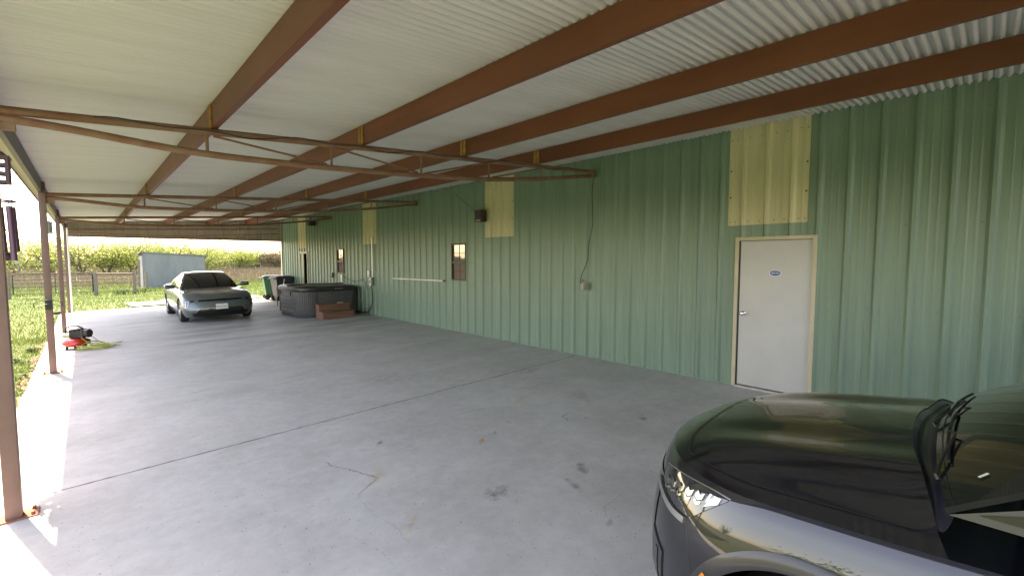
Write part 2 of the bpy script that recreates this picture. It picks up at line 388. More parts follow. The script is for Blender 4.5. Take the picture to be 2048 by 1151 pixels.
OPEN = [DOOR, FDOOR, WIN1, WIN2]
PW = 3*RIB; y = math.floor(BY0/PW)*PW - .13
while y < BY1-.02:
    a, b = y, min(y+PW, BY1); cuts = sorted({a, b, *[c for o in OPEN for c in o[:2] if a < c < b]})
    mb = MB()
    for c0, c1 in zip(cuts[:-1], cuts[1:]):
        z0 = fz(WX)+.01; mid = (c0+c1)/2
        ops = [o for o in OPEN if o[0] < mid < o[1]]
        if ops:
            o = ops[0]
            if o[2] > .1: sheet(mb, c0, c1, z0, o[2])
            sheet(mb, c0, c1, o[3], ZT)
        else: sheet(mb, c0, c1, z0, ZT)
    mb.build('wall_panel', 'green_paint', bld); y += PW
# dark lap line at each panel seam is the real overlap lip
for k, y0 in enumerate(np.arange(math.floor(BY0/PW)*PW-.13, BY1, PW)):
    if y0 < -1.5 or any(o[0]-.05 < y0 < o[1]+.05 for o in OPEN): continue
    mb = MB(); mb.box(WX-.0025, WX-.0005, y0-.004, y0+.05, .02, ZT-.02)
    mb.build('panel_lap', 'green_paint', bld)
# yellowed fibreglass light panels
for (a, b, zb) in [(1.585, 2.545, 2.232), (6.89, 7.82, 2.250), (13.04, 13.94, 2.235), (19.10, 20.00, 2.215)]:
    mb = MB(); sheet(mb, a, b, zb, ZT, .005)
    mb.add([(WX, a, zb), (WX-.008, a, zb), (WX-.008, a, ZT), (WX, a, ZT)], [(0, 1, 2, 3)])
    lp = mb.build('light_panel', 'fiberglass', bld, label='yellowed fibreglass panel let into the green wall')
    mb = MB()
    for zz in (zb+.05, 3.40):
        for yy in (a+.03, a+.10, a+.26, a+.38, a+.56, a+.70, b-.10, b-.03):
            d = [p for p in prof_pts(yy, yy+.001)][0][1]
            mb.lathe([(0, .007), (.005, .006), (.006, .001), (.008, 0)], 8, Matrix.Translation((WX-d-.005, yy, zz)) @ Matrix.Rotation(-math.pi/2, 4, 'Y'))
    for zz in (2.62, 2.98):
        for yy in (a+.025, b-.03): mb.lathe([(0, .010), (.008, .009), (.012, 0)], 8, Matrix.Translation((WX-.01, yy, zz)) @ Matrix.Rotation(-math.pi/2, 4, 'Y'))
    mb.build('screws', 'screw_dark', lp, kind='stuff')
mb = MB()
for zz in (1.2, 2.15, .08, 3.3):
    for k in range(int(-1/RIB), int(BY1/RIB)):
        yy = k*RIB+.07
        if any(o[0]-.03 < yy < o[1]+.03 and o[2] < zz < o[3] for o in OPEN): continue
        mb.lathe([(0, .007), (.005, .006), (.007, 0)], 6, Matrix.Translation((WX-.001, yy, zz+random.uniform(-.01, .01))) @ Matrix.Rotation(-math.pi/2, 4, 'Y'))
mb.build('wall_screws', 'wall_screw', bld, kind='stuff')
# base angle and corner trim, rest of the building behind
mb = MB(); mb.box(WX-.006, WX+.03, BY0, DOOR[0]-.01, -.01, .03); mb.box(WX-.006, WX+.03, DOOR[1]+.01, FDOOR[0]-.01, -.01, .03); mb.box(WX-.006, WX+.03, FDOOR[1]+.01, BY1-.01, -.01, .03)
mb.build('base_trim', 'green_paint', bld)
mb = MB(); mb.box(WX-.045, WX+.10, BY1, BY1+.012, 0, ZT); mb.box(WX-.045, WX-.038, BY1-.10, BY1-.0005, 0, ZT); mb.build('corner_trim', 'cream_trim', bld)
mb = MB(); mb.box(WX+.11, WX+9, BY1-.02, BY1+.01, -.2, 4.6); mb.box(WX+.11, WX+9, BY0, BY0+.03, -.2, 4.6); mb.box(WX+9, WX+9.03, BY0, BY1, -.2, 3.5); mb.build('outer_walls', 'green_paint', bld)
mb = MB(); mb.add([(WX+.02, BY0-.1, 3.62), (WX+.02, BY1+.2, 3.62), (WX+4.5, BY1+.2, 4.9), (WX+4.5, BY0-.1, 4.9), (WX+9.3, BY1+.2, 3.55), (WX+9.3, BY0-.1, 3.55)], [(0, 1, 2, 3), (3, 2, 4, 5)]); mb.build('roof', 'galv', bld)
# ---- near door
def frame_of(o, depth, wd, top, name, matn, par, proud=.040):
    mb = MB(); y0, y1, z0, z1 = o
    mb.bbox(WX-proud, WX+depth, y0, y0+wd, max(z0, .005), z1, .004); mb.bbox(WX-proud, WX+depth, y1-wd, y1, max(z0, .005), z1, .004)
    mb.bbox(WX-proud+.0005, WX+depth, y0+wd, y1-wd, z1-top, z1-.0005, .004)
    return mb.build(name, matn, par, smooth=40)
d = MB(); d.bbox(WX-.014, WX+.03, 1.512, 2.357, .035, 2.015, .003); door = d.build('door', 'white_door', bld, smooth=40, label='plain white door with round knob and blue oval sticker')
frame_of(DOOR, .08, .048, .048, 'frame', 'cream_trim', door)
mb = MB(); mb.box(WX-.06, WX+.05, 1.508, 2.378, -.004, .028); mb.build('threshold', 'steel', door)
mb = MB(); mb.box(WX-.020, WX+.02, 2.359, 2.3765, .03, 2.02); mb.box(WX-.020, WX+.02, 1.5085, 2.3585, 2.0155, 2.0215); mb.build('weatherstrip', 'black_plastic', door)
Ry = Matrix.Rotation(-math.pi/2, 4, 'Y')
mb = MB(); mb.lathe([(0, .001), (.031, 0), (.031, .006), (.018, .010), (.012, .014), (.011, .034), (.020, .040), (.028, .048), (.029, .058), (.024, .066), (.012, .070), (0, .071)], 24, Matrix.Translation((WX-.0142, 2.297, 1.03)) @ Ry); mb.build('knob', 'chrome', door, smooth=40)
st = MB(); E1 = lambda a, b, dx, n=40: [(WX-.0142-dx, 1.922+a*math.cos(2*math.pi*k/n), 1.588+b*math.sin(2*math.pi*k/n)) for k in range(n)]
def disc(a, b, dx): mb = MB(); p = E1(a, b, dx); mb.add(p, [tuple(range(len(p)))]); return mb
stk = disc(.074, .043, .0008).build('sticker', 'sticker_white', door); disc(.066, .036, .0013).build('sticker_field', 'sticker_blue', door)
mb = MB()
for i, (a, wd) in enumerate([(-.050, .014), (-.033, .010), (-.020, .013), (-.004, .008), (.008, .006), (.017, .012), (.032, .008), (.043, .011)]):
    yy = 1.922-a; h = .010 if i else .013
    if i in (3, 4, 6): mb.box(WX-.0168, WX-.0160, yy-wd*.35, yy, 1.578, 1.578+h*1.5)
    else:
        mb.box(WX-.0168, WX-.0160, yy-.003, yy, 1.578, 1.578+h*1.5); mb.box(WX-.0168, WX-.0160, yy-wd, yy-wd+.003, 1.578, 1.578+h*1.2); mb.box(WX-.0168, WX-.0160, yy-wd+.003, yy-.003, 1.585, 1.588)
for k in range(9):
    a = -.032+k*.008; mb.box(WX-.0168, WX-.0160, 1.922+a-.0026, 1.922+a+.0026, 1.6085-a*a*5, 1.6135-a*a*5)
mb.build('sticker_lettering', 'sticker_white', door)
# ---- far open door
d = MB(); d.bbox(WX-.006, WX+.03, 19.47, 19.79, .03, 2.0, .003); fd = d.build('door', 'green_paint', bld, label='narrow doorway standing open at the far end'); frame_of(FDOOR, .08, .05, .06, 'frame', 'cream_trim', fd)
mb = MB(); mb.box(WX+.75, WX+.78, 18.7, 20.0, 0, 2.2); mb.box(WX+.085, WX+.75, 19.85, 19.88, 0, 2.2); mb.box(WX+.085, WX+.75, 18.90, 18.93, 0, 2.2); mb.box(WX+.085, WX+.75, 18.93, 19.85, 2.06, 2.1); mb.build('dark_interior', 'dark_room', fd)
# ---- windows, single hung, two by two panes in each sash
def window(o, lowmat, label):
    y0, y1, z0, z1 = o; fr = MB(); t = .032
    fr.box(WX-.042, WX+.05, y0, y0+t, z0, z1); fr.box(WX-.042, WX+.05, y1-t, y1, z0, z1); fr.box(WX-.0415, WX+.05, y0+t, y1-t, z1-t, z1); fr.box(WX-.0415, WX+.05, y0+t, y1-t, z0, z0+t)
    zm = (z0+z1)/2-.01; fr.box(WX-.036, WX+.04, y0+t, y1-t, zm-.022, zm+.022)
    win = fr.build('window', 'dark_bronze', bld, label=label)
    ym = (y0+y1)/2
    for up in (0, 1):
        a, b = (zm+.022, z1-t) if up else (z0+t, zm-.022); xm = -.002 if up else .012; mid = (a+b)/2
        for c0, c1 in ((y0+t, ym-.006), (ym+.006, y1-t)):
            for e0, e1 in ((a, mid-.006), (mid+.006, b)):
                mb = MB(); mb.box(WX+xm, WX+xm+.004, c0, c1, e0, e1); mb.build('pane', 'pane_glass' if up else lowmat, win)
        mb = MB(); mb.box(WX+xm-.008, WX+xm+.008, ym-.006, ym+.006, a, b); mb.box(WX+xm-.0085, WX+xm+.0085, y0+t, ym-.006, mid-.006, mid+.006); mb.box(WX+xm-.0085, WX+xm+.0085, ym+.006, y1-t, mid-.006, mid+.006)
        mb.build('glazing_bar', 'dark_bronze', win)
window(WIN1, 'screen_mesh', 'bronze framed window near the wall speaker'); window(WIN2, 'screen_mesh', 'bronze framed window behind the hot tub')

# ------------------------------------------------------------------ the carport: posts, trusses, purlins, corrugated roof
cp = thing('carport', 'open sided carport roof on steel posts leaning against the green building', 'carport', (3, 8, 0))
YT = [4.846+5.788*k for k in range(-1, 4)]        # truss and post lines
def zb(x): return 2.882+.067*x                     # underside of the purlins, top of the trusses
HB = .208
PX0, PX1 = -.502, -.415
YE = 22.24; YS = -3.6
for k, yt in enumerate(YT):
    mb = MB(); yy = yt-.05
    mb.bbox(PX0, PX1, yy, yy+.10, fz(-.45)-.02, 3.02, .006); post = mb.build('post', 'post_brown', cp, smooth=40)
    mb = MB(); mb.bbox(PX0-.09, PX1+.085, yy-.03, yy+.13, fz(-.45)-.006, fz(-.45)+.012, .003)
    for (bx, by) in ((PX0-.06, yy), (PX1+.055, yy), (PX0-.06, yy+.1), (PX1+.055, yy+.1)): mb.lathe([(0, .022), (.010, .022), (.012, 0)], 6, Matrix.Translation((bx, by, fz(-.45)+.012)))
    mb.build('base_plate', 'rust_plate', post)
def truss(yt, main=True):
    r = .032
    def top(x): return zb(x)-r-.001
    dep = [(-.40, .055), (-.1, .075), (.4, .155), (.85, .205), (1.95, .245), (3.05, .262), (4.14, .255), (5.24, .185), (6.0, .115), (6.45, .06)]
    def bot(x): return top(x)-np.interp(x, [a for a, _ in dep], [b for _, b in dep])
    mb = MB(); mb.tube([(x, yt, top(x)) for x in (-.42, 6.50)], r, 12)
    t = mb.build('truss', 'rusty_pipe', cp, smooth=50)
    xs = np.linspace(-.40, 6.48, 36); k = np.array([.05, .25, .4, .25, .05]); zz = [bot(x) for x in xs]
    zp = [sum(k[j]*zz[min(len(zz)-1, max(0, i+j-2))] for j in range(5)) for i in range(len(zz))]
    mb = MB(); mb.tube([(x, yt, z) for x, z in zip(xs, zp)], r*.95, 12); mb.build('bottom_chord', 'rusty_pipe', t, smooth=50)
    V = [.84, 1.95, 3.05, 4.14, 5.24]
    bz = lambda x: float(np.interp(x, xs, zp))
    for v in V:
        mb = MB(); mb.tube([(v, yt, top(v)-r+.004), (v, yt, bz(v)+r-.004)], .013, 8); mb.build('strut', 'rusty_pipe', t, smooth=50)
    for a, b, da in [(V[0], V[1], 1), (V[1], V[2], 1), (V[2], V[3], 0), (V[3], V[4], 0)]:
        p, q = ((a+.05, yt, top(a)-r), (b-.05, yt, bz(b)+r)) if da else ((a+.05, yt, bz(a)+r), (b-.05, yt, top(b)-r))
        mb = MB(); mb.tube([p, q], .011, 8); mb.build('diagonal', 'rusty_pipe', t, smooth=50)
    mb = MB(); mb.bbox(6.44, WX-.034, yt-.05, yt+.05, top(6.5)-.10, top(6.5)+.035, .008); mb.build('wall_bracket', 'rusty_pipe', t)
    mb = MB(); mb.bbox(PX1-.01, PX1+.10, yt-.012, yt+.012, top(-.4)-.14, top(-.4)+.03, .004); mb.build('gusset', 'rusty_pipe', t)
    return top
for yt in YT[:-1]: truss(yt)
PXS = [.876, 2.288, 3.702, 5.105]; FW = .052
for px in PXS:
    mb = MB(); z0 = zb(px)
    prof = [(0, 0), (FW, FW*.067), (FW, FW*.067+.018), (FW-.004, FW*.067+.018), (FW-.004, .005), (.004, .004), (.004, HB-.006), (FW-.004, HB-.006), (FW-.004, HB-.02), (FW, HB-.02), (FW, HB-.002), (0, HB-.002)]
    mb.prism(prof, lambda a, b: (px+a, YS+.1, z0+b), lambda a, b: (px+a, YE-.03, z0+b))
    pur = mb.build('purlin', 'red_oxide', cp)
    for yt in YT[1:-1]:
        mb = MB()
        for s in (-1, 1): mb.bbox(px-.014, px-.0006, yt+s*.034-.022, yt+s*.034+.022, z0-.001, z0+HB-.012, .004)
        mb.box(px-.005, px-.0004, yt-.010, yt+.010, z0-.002, z0+HB-.06)
        mb.build('clip', 'weld_yellow', pur, smooth=40)
mb = MB(); ez = 2.852
prof = [(0, 0), (.042, 0), (.042, .018), (.038, .018), (.038, .005), (.004, .005), (.004, .20), (.042, .20), (.042, .205), (0, .205)]
mb.prism(prof, lambda a, b: (-.456-a, YS+.1, ez+b), lambda a, b: (-.456-a, YE-.03, ez+b)); mb.build('eave_beam', 'eave_steel', cp)
mb = MB(); mb.box(-.665, -.662, YS, YE+.05, 2.985, 3.075); mb.box(-.661, -.52, YS, YE+.05, 3.0315, 3.034); mb.build('eave_trim', 'cream_trim', cp)
# corrugated sheets, each its own lapped piece
PITCH = .0677; NC = 9; SHW = PITCH*NC; AMP = .0125
def zr(x): return zb(x)+HB+AMP
def sheet_mesh(x0, x1, name):
    mb = MB(); seg = 8; n = NC*seg+6; xs = np.linspace(x0, x1, 10)
    us = [SHW*i/(NC*seg) for i in range(n)]
    mb.grid(lambda x, u: (x, u, zr(x)+AMP*math.cos(2*math.pi*u/PITCH)-.0035*u/SHW), list(xs), us)
    return mb.mesh(name, 'roof_sheet', smooth=True)
sm = sheet_mesh(-.66, WX+.012, 'roof_sheet')
y = YS; i = 0
while y < YE+.02:
    o = place(sm, 'roof_sheet', cp); o.location = (0, y, random.uniform(0, .0006)); y += SHW; i += 1
# end header over the far opening: rib sheets on a bottom angle
HZ = 2.605
xs = np.arange(-.42, WX-.04, .31)
for x0 in xs:
    x1 = min(x0+.31, WX-.03); mb = MB()
    P_ = [(x0, 0), (x0+.02, -.022), (x0+.045, -.022), (x0+.065, 0), (x1, 0)]
    P_ = [(min(a, x1), b) for a, b in P_]
    vs = [(a, YE+b, HZ) for a, b in P_]+[(a, YE+b, zb(a)+HB+.01) for a, b in P_]; n = len(P_)
    mb.add(vs, [(k, k+1, n+k+1, n+k) for k in range(n-1)]); mb.build('header_sheet', 'header_sheet', cp)
mb = MB(); mb.bbox(-.42, WX-.05, YE-.045, YE+.03, HZ-.055, HZ, .004); mb.build('header_angle', 'post_brown', cp)
mb = MB(); mb.tube([(x, YE-.10, HZ+.10+.10*math.sin(math.pi*(x+.4)/7)*-.6+.19*max(0, (x-2)/4.5)) for x in np.linspace(-.4, 6.4, 20)], .022, 8); mb.build('header_rod', 'rusty_pipe', cp, smooth=50)
mb = MB(); mb.tube([(x, YE-.07, HZ+.20+.047*x) for x in (-.4, 6.4)], .026, 8); mb.build('header_rod', 'rusty_pipe', cp, smooth=50)
mb = MB(); mb.tube([(-.395, 21.98, 2.85), (-.395, 21.98, fz(-.4)+.0)], .026, 10); mb.build('downpipe', 'white_plastic', cp, smooth=50)
# loose wire wrapped along the nearest truss
def tv(x): return zb(x)-.037
pts = [(x, YT[1]-.042-.012*math.sin(x*9), tv(x)+.018*math.sin(x*4.4)+.012*math.sin(x*9)) for x in np.linspace(.1, 6.35, 90)]
mb = MB(); mb.tube(pts, .005, 5); tag(mb.build('loose_wire', 'dark_cable'), 'thin dark wire wound along the nearest roof truss', 'wire')
# ------------------------------------------------------------------ cars
def pchip(xs, ys):
    xs = list(map(float, xs)); ys = list(map(float, ys)); n = len(xs)
    h = [xs[i+1]-xs[i] for i in range(n-1)]; d = [(ys[i+1]-ys[i])/h[i] for i in range(n-1)]
    m = [d[0]]+[0 if d[i-1]*d[i] <= 0 else 2*d[i-1]*d[i]/(d[i-1]+d[i]) for i in range(1, n-1)]+[d[-1]]
    def f(x):
        if x <= xs[0]: return ys[0]
        if x >= xs[-1]: return ys[-1]
        i = 0
        while x > xs[i+1]: i += 1
        t = (x-xs[i])/h[i]; t2 = t*t; t3 = t2*t
        return (2*t3-3*t2+1)*ys[i]+(t3-2*t2+t)*h[i]*m[i]+(-2*t3+3*t2)*ys[i+1]+(t3-t2)*h[i]*m[i+1]
    return f
class Shape:
    """car body in its own frame: nose at y=0, tail at y=-L, x across, z up"""
    def __init__(s, **k): s.__dict__.update(k)
    def z(s, y, t): return lerp(s.z0(y), s.zs(y), t)
    def t_of(s, y, z): return (z-s.z0(y))/(s.zs(y)-s.z0(y))
    def side(s, y, t):
        hw, yf, yr, n = s.hw(t), s.yf(t), s.yr(t), s.n(t); yc = yf-s.cf; yq = yr+s.cr
        if y > yc: q = min(1, (y-yc)/s.cf); return hw*max(0, 1-q**n)**(1/n)
        if y < yq: q = min(1, (yq-y)/s.cr); return hw*max(0, 1-q**s.nr)**(1/s.nr)
        return hw
    def ring(s, a, t):
        """a in 0..1 nose centre to end of front corner; then metres back along the side as 1+m"""
        hw, yf, n = s.hw(t), s.yf(t), s.n(t); yc = yf-s.cf
        if a <= 1:
            th = a*math.pi/2; x = hw*math.sin(th)**(2/n); y = yc+s.cf*math.cos(th)**(2/n)
        else: y = yc-(a-1); x = s.side(y, t)
        return Vector((x, y, s.z(y, t)))
    def normal(s, a, t):
        e = 1e-3; du = s.ring(a+e, t)-s.ring(max(1e-4, a-e), t); dv = s.ring(a, min(1, t+e))-s.ring(a, t-e)
        n = dv.cross(du)
        if n.length < 1e-9: return Vector((0, 1, 0))
        n.normalize()
        c = s.ring(a, t); 
        if n.dot(Vector((c.x, c.y+s.cf+.3, 0))) < 0: n = -n
        return n
    def patch(s, a0, a1, t0, t1, off=.004, na=14, nt_=5, sx=1):
        mb = MB(); g0 = t0 if callable(t0) else (lambda a: t0); g1 = t1 if callable(t1) else (lambda a: t1)
        def fn(u, v):
            a = lerp(a0, a1, u); t = lerp(g0(u), g1(u), v); p = s.ring(a, t)+s.normal(a, t)*off; return (p.x*sx, p.y, p.z)
        mb.grid(fn, list(np.linspace(0, 1, na)), list(np.linspace(0, 1, nt_))); return mb
    def solid(s, a0, a1, t0, t1, off=.008, base=-.004, na=14, sx=1, nt_=4):
        mb = s.patch(a0, a1, t0, t1, off, na, nt_, sx); m2 = s.patch(a0, a1, t0, t1, base, na, nt_, sx)
        n = len(mb.v); mb.add(m2.v, []); nv = nt_
        for i in range(na-1):
            for j in (0, nv-1): mb.f.append((i*nv+j, (i+1)*nv+j, n+(i+1)*nv+j, n+i*nv+j))
        for j in range(nv-1):
            for i in (0, na-1): mb.f.append((i*nv+j, i*nv+j+1, n+i*nv+j+1, n+i*nv+j))
        return mb

def build_body(root, S, paint, hood_paint, cowl_v, arches, names_extra=None, nlev=22):
    ts = list(np.linspace(0, .9, nlev-5))+[.925, .95, .97, .985, 1.0]
    thet = list(np.linspace(0, 1, 26))
    mb = MB()
    for sx in (1, -1):
        cols = []
        yc_max = 0
        ys_side = None
        rows = []
        for t in ts:
            pts = [S.ring(max(1e-4, a), t) for a in thet]
            y0 = S.yf(t)-S.cf; y1 = S.yr(t)+S.cr
            for k in range(1, 61): y = lerp(y0, y1, k/60); pts.append(Vector((S.hw(t), y, S.z(y, t))))
            for k in range(1, 17):
                th = k/16*math.pi/2; y = y1-S.cr*math.sin(th)**(2/S.nr); x = S.hw(t)*max(0, math.cos(th))**(2/S.nr); pts.append(Vector((x, y, S.z(y, t))))
            rows.append(pts)
        n = len(rows[0]); V = [(p.x*sx, p.y, p.z) for r in rows for p in r]
        V = [list(v) for v in V]; F_ = []
        inside = [False]*len(V)
        for (ay, az, ar) in arches:
            for i, v in enumerate(V):
                if abs(v[0]) > .55 and math.hypot(v[1]-ay, v[2]-az) < ar: inside[i] = (ay, az, ar)
        for i in range(len(rows)-1):
            for j in range(n-1):
                q = (i*n+j, i*n+j+1, (i+1)*n+j+1, (i+1)*n+j)
                if all(inside[k] for k in q): continue
                F_.append(q)
        used = {k for f in F_ for k in f}
        for k in used:
            if inside[k]:
                ay, az, ar = inside[k]; dy, dz = V[k][1]-ay, V[k][2]-az; r = math.hypot(dy, dz) or 1e-6
                y, z = ay+dy/r*ar, az+dz/r*ar
                if z < S.z0(y): z = S.z0(y); y = ay+math.copysign(math.sqrt(max(0, ar*ar-(z-az)**2)), dy)
                V[k] = [sx*S.side(y, S.t_of(y, z)), y, z]
        mb.add(V, F_)
    # rear deck cap behind the cowl
    yf0 = S.cap[0]
    def cap(u, y):
        x = u*S.side(y, 1.0); return (x, y, S.zs(y)+S.capz(y)*(1-abs(u)**2.4))
    mb.grid(cap, list(np.linspace(-1, 1, 13)), list(np.linspace(S.cap[0], S.cap[1], 24)))
    body = mb.build('body', paint, root, smooth=42, merge=True, local=True)
    mb = MB(); mb.grid(lambda u, y: (u*S.side(y, .02)*.97, y, S.z0(y)+.03), list(np.linspace(-1, 1, 3)), list(np.linspace(-.2, -S.L+.2, 20))); mb.build('underbody', 'black_plastic', root, local=True)
    # wheel wells
    for (ay, az, ar) in arches:
        for sx in (1, -1):
            mb = MB()
            def fn(ph, d):
                y, z = ay+ar*math.cos(ph), az+ar*math.sin(ph); x = S.side(y, S.t_of(y, max(z, S.z0(y)))); return (sx*(x-.002-d), y, z)
            mb.grid(fn, list(np.linspace(-.35, math.pi+.35, 30)), [0, .1, .3]); mb.build('wheel_well', 'black_plastic', root, smooth=True, local=True)
    return body

def hood_fn(S, bow, A, ridge):
    """u across -1..1, v 0 nose .. 1 cowl"""
    rows = []
    yc = S.yf(1)-S.cf; yend = S.hood_end
    na = 26; nb = 26
    def edge(v):
        if v < .5: p = S.ring(max(1e-4, v/.5), 1.0); return p.x, p.y
        y = lerp(yc, yend, (v-.5)/.5); return S.side(y, 1.0), y
    def H(u, v):
        xe, ye = edge(v); y = ye+bow*(1-u*u)*max(0, v-.5)*2
        x = u*xe; frac = (S.yf(1)-ye)/(S.yf(1)-yend)
        z = S.zs(ye)+A(frac)*(1-abs(u)**2.6)+ridge(x, frac)*(1-abs(u)**6)
        return Vector((x, y, z))
    return H
def strip(fn, uv, wd, off=.0030, closed=False):
    """a thin ribbon on a surface H along a list of (u,v)"""
    P_ = [fn(*q) for q in uv]; mb = MB(); vs = []
    for i, p in enumerate(P_):
        d = (P_[min(i+1, len(P_)-1)]-P_[max(0, i-1)]); d.normalize()
        u, v = uv[i]; e = .004; a = fn(min(1, u+e), v)-fn(u-e, v); b = fn(u, min(1, v+e))-fn(u, max(.002, v-e)); n = a.cross(b)
        if n.length < 1e-9: n = Vector((0, 0, 1))
        n.normalize()
        if n.z < 0: n = -n
        s = d.cross(n).normalized()
        for k in (-1, 1): vs.append(p+s*k*wd/2+n*off)
    mb.add(vs, [(2*i, 2*i+1, 2*i+3, 2*i+2) for i in range(len(P_)-1)]); return mb

def wheel(root, x, y, r, wd, sx, nsp=5, rimmat='alloy'):
    T = Matrix.Translation((x, y, r)) @ Matrix.Rotation(sx*math.pi/2, 4, 'Y')
    mb = MB(); rr = r*.70
    mb.lathe([(rr, -wd/2+.01), (r-.03, -wd/2), (r-.006, -wd/2+.03), (r, -wd/4), (r, wd/4), (r-.006, wd/2-.03), (r-.03, wd/2), (rr+.02, wd/2-.004), (rr, wd/2-.016)], 40, T); ty = mb.build('wheel', 'tyre', root, smooth=35, local=True)
    mb = MB(); mb.lathe([(rr+.001, wd/2-.018), (rr-.014, wd/2-.014), (rr-.022, wd/2-.03), (rr-.03, wd/2-.10), (.02, wd/2-.11), (0, wd/2-.11)], 32, T)
    for k in range(nsp):
        for s in (-.13, .13):
            a = 2*math.pi*k/nsp+s; m = T @ Matrix.Rotation(a, 4, 'Z')
            mb.bbox(.03, rr-.012, -.016, .016, wd/2-.075, wd/2-.03, .006, m)
    mb.lathe([(.05, wd/2-.07), (.05, wd/2-.032), (.035, wd/2-.024), (0, wd/2-.024)], 16, T)
    mb.build('rim', rimmat, ty, smooth=40, local=True); 
    mb = MB(); mb.lathe([(0, wd/2-.105), (rr-.035, wd/2-.102)], 20, T); mb.build('brake', 'black_plastic', ty, local=True)

def greenhouse(root, S, G, paint, frontwin=True):
    wb, wt = G['wb'], G['wt']
    def base(u): return Vector((u*wb, G['yb']-G['kb']*u*u, G['zb']-G['db']*u*u))
    def top(u): return Vector((u*wt, G['yt']-G['kt']*u*u, G['zt']-G['dt']*u*u))
    def ws(u, v):
        p = base(u).lerp(top(u), v); p.z += .035*math.sin(math.pi*v); p.y += .03*math.sin(math.pi*v); return p
    def rbase(u): return Vector((u*G['rwb'], G['ryb']+G['rkb']*u*u, G['rzb']-G['db']*u*u))
    def rtop(u): return Vector((u*wt*.95, G['ryt']+.05*u*u, G['rzt']-G['dt']*u*u))
    def rw(u, v): p = rbase(u).lerp(rtop(u), v); p.z += .03*math.sin(math.pi*v); p.y -= .02*math.sin(math.pi*v); return p
    U = list(np.linspace(-1, 1, 25)); V = list(np.linspace(0, 1, 13))
    mb = MB(); mb.grid(lambda u, v: ws(u, v), [u*.965 for u in U], V); wsd = mb.build('windscreen', 'glass_dark', root, smooth=True, local=True)
    mb = MB(); mb.grid(lambda u, v: rw(u, v), [u*.95 for u in U], V); mb.build('rear_window', 'glass_dark', root, smooth=True, local=True)
    # roof
    def roof(u, s):
        a, b = top(u), rtop(u); p = a.lerp(b, s); p.z = lerp(G['zt'], G['rzt'], s)-G['dt']*u*u+G['crown']*math.sin(math.pi*s)**.8; return p
    mb = MB(); mb.grid(roof, U, list(np.linspace(0, 1, 17))); mb.build('roof', G.get('roofmat', paint), root, smooth=True, local=True)
    # sides with pillars in paint, panes laid in them
    for sx in (1, -1):
        def B(s): 
            y = lerp(base(1).y, rbase(1).y, s); return Vector((lerp(wb, G['rwb'], s)+.012*math.sin(math.pi*s), y, lerp(base(1).z, rbase(1).z, s)))
        def T_(s):
            p = roof(1, s); return p
        def sd(s, v, off=0):
            p = B(s).lerp(T_(s), v); p.x += .03*math.sin(math.pi*v)+off; return Vector((sx*p.x, p.y, p.z))
        mb = MB(); mb.grid(lambda s, v: sd(s, v), list(np.linspace(0, 1, 25)), list(np.linspace(0, 1, 9)))
        mb.grid(lambda u, v: (lambda p: Vector((p.x, p.y+.004, p.z)))(ws(sx*u, v)), [.955, .98, 1.0], V)
        mb.grid(lambda u, v: rw(sx*u, v), [.94, .97, 1.0], V)
        mb.build('pillar', G.get('pillarmat', paint), root, smooth=50, local=True)
        for (a0, a1, c0, c1) in G['panes']:
            mb = MB(); mb.grid(lambda u, v: sd(lerp(lerp(a0, c0, v), lerp(a1, c1, v), u), lerp(.05, .90, v), .005), list(np.linspace(0, 1, 10)), list(np.linspace(0, 1, 7))); mb.build('side_window', 'glass_dark', root, smooth=True, local=True)
    return ws, wsd

def text_mesh(txt, size, matn, name):
    cu = bpy.data.curves.new(name, 'FONT'); cu.body = txt; cu.size = size; cu.align_x = 'CENTER'; cu.align_y = 'CENTER'
    o = bpy.data.objects.new(name, cu); C.objects.link(o); bpy.context.view_layer.update()
    me = bpy.data.meshes.new_from_object(o.evaluated_get(bpy.context.evaluated_depsgraph_get())); bpy.data.objects.remove(o); me.name = name
    me.materials.clear(); me.materials.append(M[matn]); return me

